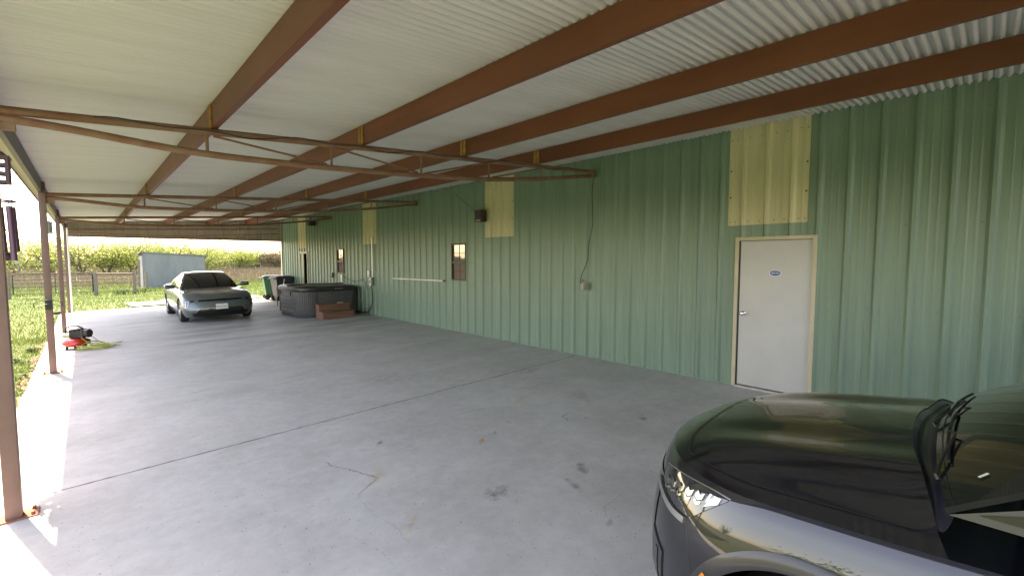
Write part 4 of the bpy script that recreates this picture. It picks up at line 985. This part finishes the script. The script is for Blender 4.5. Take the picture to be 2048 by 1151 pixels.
# wind chime under the eave, by the first post
def chime():
    x, y = -.545, 6.05; root = thing('wind_chime', 'wind chime with long tubes hanging under the eave by the first post', 'wind chime', (x, y, 1.8))
    mb = MB(); mb.tube([(x, y, 2.85), (x, y, 2.74)], .004, 5); mb.build('hanging_wire', 'dark_cable', root)
    mb = MB(); h = .085
    for s in (-1, 1):
        for t in (-1, 1): mb.box(x+s*h-.012, x+s*h+.012, y+t*h-.012, y+t*h+.012, 2.44, 2.66)
    for zz in (2.44, 2.515, 2.59): 
        for s in (-1, 1): mb.box(x-h+.0125, x+h-.0125, y+s*h-.0115, y+s*h+.0115, zz, zz+.022); mb.box(x+s*h-.0115, x+s*h+.0115, y-h+.0125, y+h-.0125, zz+.0005, zz+.0225)
    mb.box(x-h-.02, x+h+.02, y-h-.02, y+h+.02, 2.661, 2.675); mb.lathe([(.10, 2.676), (.06, 2.72), (0, 2.745)], 12, Matrix.Translation((x, y, 0)), True)
    mb.build('lantern_top', 'chime_wood', root)
    mb = MB(); mb.tube([(x, y, 2.44), (x, y, 2.36)], .004, 5)
    for k in range(3): a = 2*math.pi*k/3; mb.tube([(x, y, 2.36), (x+.11*math.cos(a), y+.11*math.sin(a), 2.29)], .003, 4)
    mb.tube([(x+.115*math.cos(a), y+.115*math.sin(a), 2.285) for a in np.linspace(0, 2*math.pi, 25)], .009, 6); mb.build('ring', 'chime_metal', root, smooth=True)
    for k in range(6):
        a = 2*math.pi*k/6+.4; l = [.40, .47, .36, .44, .42, .48][k]; px, py = x+.10*math.cos(a), y+.10*math.sin(a)
        mb = MB(); mb.tube([(px, py, 2.285), (px, py, 2.24)], .003, 4); mb.tube([(px, py, 2.24), (px+.01, py, 2.24-l)], .022, 10); mb.build('tube', 'chime_metal', root, smooth=50)
    mb = MB(); mb.tube([(x, y, 2.29), (x, y, 1.83)], .003, 4); mb.lathe([(0, 0), (.05, .005), (.055, .02), (0, .025)], 16, Matrix.Translation((x, y, 2.02))); mb.lathe([(0, 0), (.05, .01), (.07, .05), (.06, .08), (0, .09)], 16, Matrix.Translation((x+.01, y, 1.75))); mb.build('striker', 'chime_wood', root, smooth=40)
chime()
# hanging feeder between second and third posts
mb = MB(); mb.tube([(-.53, 13.6, 2.86), (-.53, 13.6, 2.58)], .004, 5); mb.lathe([(0, 2.58), (.09, 2.53), (.07, 2.52), (.07, 2.34), (.10, 2.33), (.10, 2.31), (0, 2.30)], 14, Matrix.Translation((-.53, 13.6, 0)))
tag(mb.build('bird_feeder', 'bin_edge', smooth=40), 'small pale bird feeder hanging between the second and third posts', 'bird feeder')
# wall furniture
def speaker(y0, y1, z0, z1, label):
    root = thing('wall_speaker', label, 'speaker', (WX-.12, (y0+y1)/2, z0), group=None)
    mb = MB(); mb.bbox(WX-.20, WX-.05, y0, y1, z0, z1, .006); mb.build('cabinet', 'speaker_box', root, smooth=40)
    mb = MB(); mb.bbox(WX-.206, WX-.2002, y0+.015, y1-.015, z0+.06, z1-.015, .002); mb.build('grille', 'black_plastic', root)
    mb = MB(); mb.box(WX-.207, WX-.2002, y0+.04, y1-.06, z0+.012, z0+.042); mb.build('badge', 'bin_edge', root)
    mb = MB(); mb.tube([(WX-.05, (y0+y1)/2, (z0+z1)/2), (WX-.003, (y0+y1)/2, (z0+z1)/2)], .02, 8); mb.build('wall_mount', 'black_plastic', root)
speaker(7.72, 7.95, 2.595, 2.855, 'brown box speaker on the wall beside the second yellow panel')
mb = MB(); mb.bbox(WX-.42, WX-.16, 17.55, 17.85, 3.02, 3.20, .02); mb.tube([(WX-.3, 17.7, 3.20), (WX-.3, 17.7, 3.33)], .02, 8); mb.bbox(WX-.48, WX-.12, 17.5, 17.9, 3.33, 3.35, .005)
tag(mb.build('flood_light', 'black_plastic', smooth=40), 'dark box light hung under the roof near the far doorway', 'light')
def wall_wire(pts, r, label, name='wall_wire', matn='dark_cable', cat='wire'):
    P_ = [Vector(p) for p in pts]; Q = []
    for a, b in zip(P_[:-1], P_[1:]):
        for k in range(6): Q.append(a.lerp(b, k/6))
    Q.append(P_[-1])
    for _ in range(4): Q = [Q[0]]+[(Q[i-1]+Q[i]*2+Q[i+1])/4 for i in range(1, len(Q)-1)]+[Q[-1]]
    mb = MB(); mb.tube(Q, r, 6); return tag(mb.build(name, matn, smooth=True), label, cat)
xo = WX-.045
wall_wire([(xo, 4.82, 3.25), (xo, 4.86, 2.95), (xo, 4.84, 2.6), (xo, 4.83, 2.35), (xo, 4.93, 2.0), (xo, 4.92, 1.8), (xo, 5.0, 1.6), (xo, 5.08, 1.48), (xo, 5.09, 1.33)], .006, 'black wire hanging down the wall from the nearest truss to the outlet')
wall_wire([(xo, 8.9, 3.33), (xo, 8.55, 3.12), (xo, 8.25, 2.93), (xo-.05, 7.97, 2.78)], .005, 'thin wire slanting down the wall to the box speaker')
root = thing('wall_outlet', 'small weathered outlet box at the end of the hanging wire', 'outlet', (WX-.05, 4.99, 1.22))
mb = MB(); mb.bbox(WX-.075, WX-.034, 4.94, 5.05, 1.215, 1.35, .008); mb.build('box', 'bin_edge', root, smooth=40)
mb = MB(); mb.bbox(WX-.082, WX-.0755, 4.915, 5.0, 1.22, 1.345, .003); mb.build('cover_flap', 'wood_post', root); mb = MB(); mb.tube([(WX-.06, 5.0, 1.352), (WX-.06, 5.03, 1.39), (WX-.06, 5.09, 1.39)], .006, 6); mb.build('conduit_stub', 'steel', root)
# white pole fixed along the wall
mb = MB(); mb.tube([(WX-.050, 9.42, 1.222), (WX-.050, 11.96, 1.205)], .017, 10); pole = tag(mb.build('wall_pole', 'white_paint', smooth=50), 'long white pole fixed level along the green wall', 'pole')
mb = MB(); mb.tube([(WX-.050, 9.34, 1.2225), (WX-.050, 9.419, 1.222)], .019, 10); mb.build('end_cap', 'black_plastic', pole, smooth=50)
for yy in (9.8, 11.5): mb = MB(); mb.box(WX-.0345, WX-.031, yy, yy+.03, 1.18, 1.24); mb.build('clip', 'steel', pole)
# power feed: conduit, disconnect, plates, cables
root = thing('power_disconnect', 'green disconnect box with tall grey conduit beside the hot tub', 'electrical box', (WX-.06, 13.25, 1.0))
mb = MB(); mb.bbox(WX-.12, WX-.0345, 13.16, 13.32, .93, 1.20, .008); mb.build('box', 'grey_box', root, smooth=40)
mb = MB(); mb.bbox(WX-.130, WX-.1205, 13.23, 13.30, .94, 1.19, .003); mb.build('label_plate', 'white_plastic', root)
mb = MB(); mb.box(WX-.1345, WX-.1305, 13.245, 13.285, 1.02, 1.10); mb.build('switch', 'black_plastic', root)
mb = MB(); mb.tube([(WX-.066, 13.22, 1.20), (WX-.066, 13.20, 2.36)], .019, 10); mb.lathe([(.035, 0), (.035, .05), (.02, .06)], 12, Matrix.Translation((WX-.066, 13.2, 2.36)), True); mb.build('conduit', 'steel', root, smooth=50)
wall_wire([(WX-.08, 13.27, .93), (WX-.09, 13.20, .70), (WX-.10, 13.16, .45), (WX-.12, 13.26, .2), (WX-.16, 13.5, .08), (6.40, 13.9, .06), (6.38, 14.1, .10)], .017, 'black flexible conduit looping from the disconnect box to the floor', 'flexible_conduit', cat='conduit')
mb = MB(); mb.bbox(WX-.07, WX-.0345, 13.44, 13.56, 1.20, 1.40, .006); tag(mb.build('switch_plate', 'white_plastic', smooth=40), 'white weatherproof switch left of the tall conduit', 'switch')
mb = MB(); mb.bbox(WX-.07, WX-.0345, 15.52, 15.64, .96, 1.22, .006); tag(mb.build('outlet_plate', 'white_plastic', smooth=40), 'white outlet cover under the far window', 'outlet')
mb = MB(); mb.bbox(WX-.08, WX-.0345, 16.35, 16.50, 1.10, 1.28, .006); tag(mb.build('junction_box', 'black_plastic', smooth=40), 'small black junction box left of the far window', 'junction box')
wall_wire([(xo, 15.5, 1.18), (xo, 15.1, 1.08), (xo, 14.6, 1.02), (xo, 14.15, 1.06), (xo, 13.9, 1.13), (xo, 13.75, .95), (xo, 13.55, .80)], .008, 'drooping cable running along the wall from the far outlet')
wall_wire([(6.45, 14.2, .26), (6.46, 13.85, .27), (WX-.04, 13.6, .22)], .010, 'pale pipe near the floor between the hot tub and wall', 'floor_pipe', 'bin_edge', 'pipe')

# ------------------------------------------------------------------ paddock: gate, fences, shed, house
def at_ground(x, y): return gz(x, y)
def gate():
    x0, x1, y = -2.75, .28, 34.6; g = at_ground(x0, y); root = thing('farm_gate', 'grey tubular farm gate closed across the paddock entry', 'gate', ((x0+x1)/2, y, g))
    top = g+1.30; bot = g+.22
    mb = MB(); rr = .14
    arc = lambda cx, sx: [(cx+sx*rr*math.sin(a), y, top-rr+rr*math.cos(a)) for a in np.linspace(0, math.pi/2, 6)]
    mb.tube([(x0, y, bot), (x0, y, top-rr)]+arc(x0+rr, -1)[::-1]+arc(x1-rr, 1)+[(x1, y, bot)], .028, 8); mb.build('frame', 'gate_steel', root, smooth=50)
    for k in range(5): z = bot+.03+(top-bot-.2)*k/4.6; mb = MB(); mb.tube([(x0, y, z), (x1, y, z)], .021, 8); mb.build('bar', 'gate_steel', root, smooth=50)
    mb = MB(); mb.tube([(-1.2, y, bot), (-1.2, y, top)], .021, 8); mb.build('bar', 'gate_steel', root, smooth=50)
gate()
def fence(pts, h, label, rails=(), wires=(), r=.07, matn='wood_post'):
    g0 = at_ground(*pts[0]); root = thing('paddock_fence', label, 'fence', (pts[0][0], pts[0][1], g0))
    for (x, y) in pts:
        g = at_ground(x, y); mb = MB(); hh = h*random.uniform(.96, 1.05); mb.tube([(x, y, g-.1), (x+random.uniform(-.03, .03), y, g+hh*.6), (x+random.uniform(-.04, .04), y, g+hh)], [r, r*.97, r*.9], 8); mb.build('post', matn, root, smooth=50)
    for a, b in zip(pts[:-1], pts[1:]):
        for z in rails: mb = MB(); mb.tube([(a[0], a[1]-.05, at_ground(*a)+z), (b[0], b[1]-.05, at_ground(*b)+z)], .05, 8); mb.build('rail', matn, root, smooth=50)
        for z in wires: mb = MB(); mb.tube([(a[0], a[1], at_ground(*a)+z), (b[0], b[1], at_ground(*b)+z)], .006, 4, False); mb.build('wire', 'wire', root)
fence([(.40, 34.6), (2.08, 34.9)], 1.36, 'weathered timber posts and top rail right of the farm gate', rails=(1.22,), wires=(.3, .55, .8, 1.0), r=.095)
fence([(-13, 34.6), (-9.5, 34.6), (-6.2, 34.6), (-2.88, 34.6)], 1.25, 'post and wire fence left of the farm gate', wires=(.35, .7, 1.05), r=.06)
fence([(2.08, 34.9), (2.9, 38.2)], 1.3, 'short wire fence between rail end and metal shed', wires=(.35, .7, 1.05), r=.08)
fence([(7.55, 28.4), (9.8, 28.6), (12.5, 28.8)], 1.15, 'single timber fence post line behind the wheeled bins', wires=(.4, .8), r=.075)
fence([(x, 84+.1*x) for x in range(-34, 48, 4)], 1.25, 'long thin wire fence far across the dry field', wires=(.25, .5, .75, 1.0, 1.2), r=.05, matn='galv')
def shed():
    root = thing('field_shed', 'grey corrugated metal field shed beyond the saloon', 'shed', (4.6, 41, at_ground(4.6, 41)))
    g = at_ground(4.6, 40.6); xa, xb, ya, yb = 2.95, 6.55, 40.6, 43.4; za, zc = g+2.52, g+2.28
    x = xa
    while x < xb-.05:
        mb = MB(); n = 25; w_ = min(.72, xb-x); P_ = [(x+w_*i/(n-1), ya-.010*math.cos(2*math.pi*i/(n-1)*9)) for i in range(n)]
        mb.v = [(a, b, g-.05) for a, b in P_]+[(a, b, lerp(za, zc, (a-xa)/(xb-xa))) for a, b in P_]; mb.f = [(i, i+1, n+i+1, n+i) for i in range(n-1)]; mb.build('wall_sheet', 'galv', root, smooth=True); x += .72
    mb = MB(); mb.box(xa-.03, xa, ya+.02, yb, g, g+2.3); mb.box(xb, xb+.03, ya+.02, yb, g, g+2.1); mb.build('end_wall', 'galv', root)
    mb = MB(); mb.add([(xa-.15, ya-.12, za+.03), (xb+.25, ya-.12, zc+.03), (xb+.25, yb+.1, zc-.25), (xa-.15, yb+.1, za-.2), (xa-.15, ya-.12, za+.08), (xb+.25, ya-.12, zc+.07), (xb+.25, yb+.1, zc-.2), (xa-.15, yb+.1, za-.15)], [(0, 1, 2, 3), (4, 5, 6, 7), (0, 1, 5, 4), (1, 2, 6, 5), (2, 3, 7, 6), (3, 0, 4, 7)]); mb.build('roof', 'galv', root)
    mb = MB(); mb.tube([(xa-.25, ya+.1, g), (xa-.22, ya+.1, g+2.0)], .07, 8); mb.build('pole', 'wood_post', root)
shed()
root = thing('far_house', 'tiny white house with grey roof on the far left horizon', 'house', (-17, 150, -.3))
mb = MB(); mb.box(-26, -10.5, 150, 158, -.5, 2.8); mb.build('walls', 'farhouse', root); mb = MB(); mb.add([(-27, 149, 2.8), (-10, 149, 2.8), (-10, 159, 2.8), (-27, 159, 2.8), (-22, 154, 5.0), (-14, 154, 5.0)], [(0, 1, 5, 4), (1, 2, 5), (2, 3, 4, 5), (3, 0, 4)]); mb.build('roof', 'farroof', root)
for xx in (-22, -17, -13): mb = MB(); mb.box(xx, xx+1.2, 149.97, 150.02, 1, 2.3); mb.build('window', 'glass_dark', root)

# ------------------------------------------------------------------ trees
def tree(x, y, h, wd, leaf, label, nst=4, nl=1500, ls=.17, group='trees along the paddock', seed=0, lean=.5, dens=1.0):
    rs = random.Random(seed); r2 = np.random.default_rng(seed); g = at_ground(x, y)
    root = thing('mesquite_tree', label, 'tree', (x, y, g), group=group)
    mb = MB(); tips = []
    for k in range(nst):
        a = 2*math.pi*k/nst+rs.uniform(-.5, .5); sp = lean*rs.uniform(.6, 1.2)*wd*.5; hh = h*rs.uniform(.55, .8)
        P_ = [Vector((x+.1*math.cos(a), y+.1*math.sin(a), g-.1))]; m = 6
        for i in range(1, m+1):
            t = i/m; P_.append(Vector((x+math.cos(a)*(.1+sp*t**1.1)+rs.uniform(-.12, .12), y+math.sin(a)*(.1+sp*t**1.1)+rs.uniform(-.12, .12), g+hh*t**.9)))
        r0 = .029*h*rs.uniform(.8, 1.1); mb.tube(P_, [r0*(1-.8*i/m) for i in range(m+1)], 7); tips.append(P_[-1]); tips.append(P_[-2])
        for i in range(2, m+1):
            for _ in range(2):
                b = P_[i]; ang = rs.uniform(0, 6.28); L_ = wd*.28*rs.uniform(.6, 1.2); e = b+Vector((math.cos(ang)*L_, math.sin(ang)*L_, h*.16*rs.uniform(-.2, 1.4))); md = b.lerp(e, .5)+Vector((rs.uniform(-.1, .1), rs.uniform(-.1, .1), .1))
                mb.tube([b, md, e], [r0*(1-.8*i/m)*.6+.008, r0*.25, .008], 5); tips += [e, md]
    mb.build('trunk', 'bark', root, smooth=True)
    T = np.array([list(t) for t in tips]); n = int(nl*dens)
    cl = T[r2.integers(0, len(T), n)]; sg = wd*.085
    ctr = cl+r2.normal(0, 1, (n, 3))*np.array([sg, sg, sg*.75])
    low = r2.random(n) < .10; ctr[low, 2] = g+h*r2.uniform(.06, .5, low.sum()); ctr[:, 2] = np.maximum(ctr[:, 2], g+h*.05)
    d1 = r2.normal(0, 1, (n, 3)); d1 /= np.linalg.norm(d1, axis=1)[:, None]; d2 = np.cross(d1, r2.normal(0, 1, (n, 3))); d2 /= np.linalg.norm(d2, axis=1)[:, None]
    s = ls*r2.uniform(.5, 1.3, (n, 1)); V = np.concatenate([ctr-d1*s, ctr+d2*s*.35, ctr+d1*s, ctr-d2*s*.35], 1).reshape(-1, 3)
    me = bpy.data.meshes.new('crown'); me.from_pydata(V.tolist(), [], np.arange(4*n).reshape(-1, 4).tolist()); me.materials.append(M[leaf]); place(me, 'crown', root)
    return root
K = 0; rsx = random.Random(21)
near = [(-6.6, 88, 4.4, 8.0, 'bushy yellow green tree left of the second post'), (-3.3, 84, 4.9, 6.5, 'yellow green tree with leaning stems between the posts'), (-.4, 80, 5.5, 8.5, 'tall yellow green tree behind the left end of the farm gate'),
        (2.1, 78, 4.8, 6.6, 'yellow green tree with forked trunk above the farm gate latch'), (4.6, 80, 4.9, 7.0, 'yellow green tree above the timber rail'), (6.7, 76, 4.5, 5.5, 'slanting yellow green tree left of the metal shed'),
        (9.2, 82, 5.5, 8.5, 'rounded yellow green tree rising behind the metal shed'), (13.0, 84, 5.0, 7.5, 'yellow green tree behind the right end of the shed'), (-10.8, 96, 4.2, 8.0, 'low yellow green tree at the far left of the field'), (-15, 100, 4.0, 8.0, 'outermost low tree beyond the first post')]
for (x, y, h, wd, lb) in near: K += 1; tree(x, y, h, wd, 'leaf_spring', lb, rsx.choice([3, 4, 5]), rsx.randint(2300, 3300), .16, 'yellow green trees beyond the paddock', K)
far = [(16.0, 98, 3.9, 6, 'leaf_spring', 'pale green bush just right of the metal shed'), (19.0, 108, 4.0, 8, 'leaf_olive', 'dark olive tree behind the saloon roof'), (22.8, 104, 4.1, 7, 'leaf_spring', 'bright green tree above the saloon windscreen'),
       (26.5, 110, 3.9, 8, 'leaf_olive', 'olive tree in the middle of the far tree line'), (30, 106, 3.8, 7, 'leaf_tan', 'brownish tree in the far tree line'), (33.5, 108, 4.2, 8, 'leaf_olive', 'olive tree left of the wheeled bins'), (36, 102, 4.2, 7, 'leaf_tan', 'tan leafed tree above the green bin'),
       (39, 104, 5.0, 8, 'leaf_spring', 'tall green tree next to the building corner'), (42.5, 104, 5.4, 9, 'leaf_olive', 'olive tree partly hidden by the building corner'), (12, 120, 3.6, 8, 'leaf_olive', 'olive tree far behind the shed'), (-24, 130, 4.5, 12, 'leaf_olive', 'distant olive tree on the far left')]
for (x, y, h, wd, lf, lb) in far: K += 1; tree(x, y, h, wd, lf, lb, 5, 4200, .20, 'far tree line', K, .6)
def woods():
    r2 = np.random.default_rng(11); n = 26000; x = r2.uniform(-90, 95, n); y = 128+.12*x+r2.uniform(0, 16, n)
    hgt = 1.7+.9*np.sin(x*.23)+.6*np.sin(x*.83+1)+.4*np.sin(x*2.1); z = -.4+np.maximum(.5, hgt)*r2.uniform(0, 1, n)**.8
    ctr = np.stack([x, y, z], 1); d1 = r2.normal(0, 1, (n, 3)); d1 /= np.linalg.norm(d1, axis=1)[:, None]; d2 = np.cross(d1, r2.normal(0, 1, (n, 3))); d2 /= np.linalg.norm(d2, axis=1)[:, None]
    s = .55*r2.uniform(.5, 1.2, (n, 1)); V = np.concatenate([ctr-d1*s, ctr+d2*s*.5, ctr+d1*s, ctr-d2*s*.5], 1).reshape(-1, 3)
    me = bpy.data.meshes.new('far_woods'); me.from_pydata(V.tolist(), [], np.arange(4*n).reshape(-1, 4).tolist()); me.materials.append(M['leaf_olive'])
    o = place(me, 'far_woods'); o['kind'] = 'stuff'; o['label'] = 'low far off brush along the horizon'; o['category'] = 'woods'
woods()
# trees on the open side, off to the left of the view
for (x, y, h, wd, lb) in [(-38, 30, 7, 9, 'green tree on the open left side of the yard'), (-44, 8, 6.5, 9, 'green tree far left beside the yard'), (-40, -14, 7, 9, 'green tree behind the camera on the left side')]: K += 1; tree(x, y, h, wd, 'leaf_spring', lb, 4, 1500, .34, 'trees on the open side', K)

# ------------------------------------------------------------------ grass and weeds
def blades(name, n, region, hmin, hmax, wdt, matn, keep, label=None, cat='grass', seed=1, lean=.5):
    r2 = np.random.default_rng(seed); pts = region(r2, n); pts = [(x, y) for x, y in pts if keep(x, y)]
    V = np.empty((len(pts)*3, 3)); 
    for i, (x, y) in enumerate(pts):
        a = r2.uniform(0, 6.28); h = r2.uniform(hmin, hmax); g = gz(x, y)-.01; l = h*lean*r2.uniform(-1, 1); b = r2.uniform(0, 6.28); w2 = wdt*r2.uniform(.6, 1.4)
        V[3*i] = (x-w2*math.cos(a), y-w2*math.sin(a), g); V[3*i+1] = (x+w2*math.cos(a), y+w2*math.sin(a), g); V[3*i+2] = (x+l*math.cos(b), y+l*math.sin(b), g+h)
    me = bpy.data.meshes.new(name); me.from_pydata(V.tolist(), [], np.arange(len(V)).reshape(-1, 3).tolist()); me.materials.append(M[matn])
    o = place(me, name); o['kind'] = 'stuff'; o['label'] = label; o['category'] = cat; return o
def off_slab(x, y): return not (x > SX0-.03 and y < SY1+.03) and not (1.2 < x < 6.2 and 23.1 < y < 25.15) and not (x > WX and y < 22.6)
def reg(x0, x1, y0, y1, pw=1.6): return lambda r, n: list(zip(r.uniform(x0, x1, n), y0+(y1-y0)*r.uniform(0, 1, n)**pw))
blades('lawn_grass', 60000, reg(-4.5, -.68, 4.2, 16), .03, .085, .006, 'grass_blade', off_slab, 'short green lawn grass along the slab', seed=1, lean=.8)
blades('lawn_grass', 60000, reg(-6, 9, 15, 36, 1.3), .04, .12, .011, 'grass_blade', off_slab, 'green lawn between the carport and the paddock fence', seed=2, lean=.8)
blades('pasture_grass', 30000, reg(-9, 24, 36, 56, 1.2), .10, .30, .022, 'grass_blade', lambda x, y: not (2.8 < x < 6.7 and 40.4 < y < 43.6), 'green pasture grass behind the fence', seed=3)
blades('dry_grass', 60000, reg(-22, 55, 44, 128, 1.15), .2, .6, .04, 'dry_blade', lambda x, y: True, 'tall dry tan grass across the far field', seed=4)
def weeds(name, spots, nlf, hh, spread, lw, label, group):
    for (x, y) in spots:
        rs = random.Random(int(x*1000+y*77)); g = gz(x, y); mb = MB()
        for k in range(nlf):
            a = rs.uniform(0, 6.28); l = spread*rs.uniform(.5, 1); h = hh*rs.uniform(.5, 1); ox, oy = x+rs.uniform(-.5, .5)*spread, y+rs.uniform(-.5, .5)*spread
            d = Vector((math.cos(a), math.sin(a), 0)); s = Vector((-d.y, d.x, 0))*lw; b = Vector((ox, oy, g)); m1 = b+d*l*.4+Vector((0, 0, h*.8)); t = b+d*l+Vector((0, 0, h*.9))
            mb.add([b-s*.3, b+s*.3, m1+s, m1-s, t], [(0, 1, 2, 3), (3, 2, 4)])
        tag(mb.build(name, 'weed_leaf'), label, 'weed', group)
rs = random.Random(3)
lawn_sp = []
while len(lawn_sp) < 46:
    y = rs.uniform(6.5, 15); x = rs.uniform(-2.6, -.85)
    lawn_sp.append((x, y))
weeds('lawn_weed', lawn_sp, 10, .10, .14, .018, 'low broad leafed weed in the lawn left of the slab', 'weeds in the lawn')
weeds('fence_weed', [(1.3, 34.0), (1.6, 34.2), (1.9, 34.1), (2.4, 34.6), (2.7, 35), (1.45, 34.6)], 16, .42, .36, .02, 'leafy weed clump growing at the foot of the timber rail', 'weeds by the timber rail')
weeds('path_weed', [(1.5+rs.uniform(0, 3), 22.72+rs.uniform(-.2, .2)) for _ in range(12)], 12, .13, .15, .014, 'grass tuft in the gap between slab and path', 'tufts between slab and path')
# chips of stone along the dirt strip
for k in range(26):
    y = rs.uniform(5.2, 12.5); x = SX0-rs.uniform(.03, .20); s = rs.uniform(.015, .035); mb = MB(); bm = bmesh.new(); bmesh.ops.create_icosphere(bm, subdivisions=1, radius=s)
    for v in bm.verts: v.co = Vector((v.co.x*rs.uniform(.8, 1.5), v.co.y*rs.uniform(.8, 1.5), v.co.z*.55))*rs.uniform(.85, 1.15)+Vector((x, y, gz(x, y)+.02))
    bm.verts.index_update(); mb.add([v.co for v in bm.verts], [[v.index for v in f.verts] for f in bm.faces]); bm.free()
    tag(mb.build('stone', 'dirt'), 'small reddish stone lying along the left slab edge', 'stone', 'stones along the slab edge')
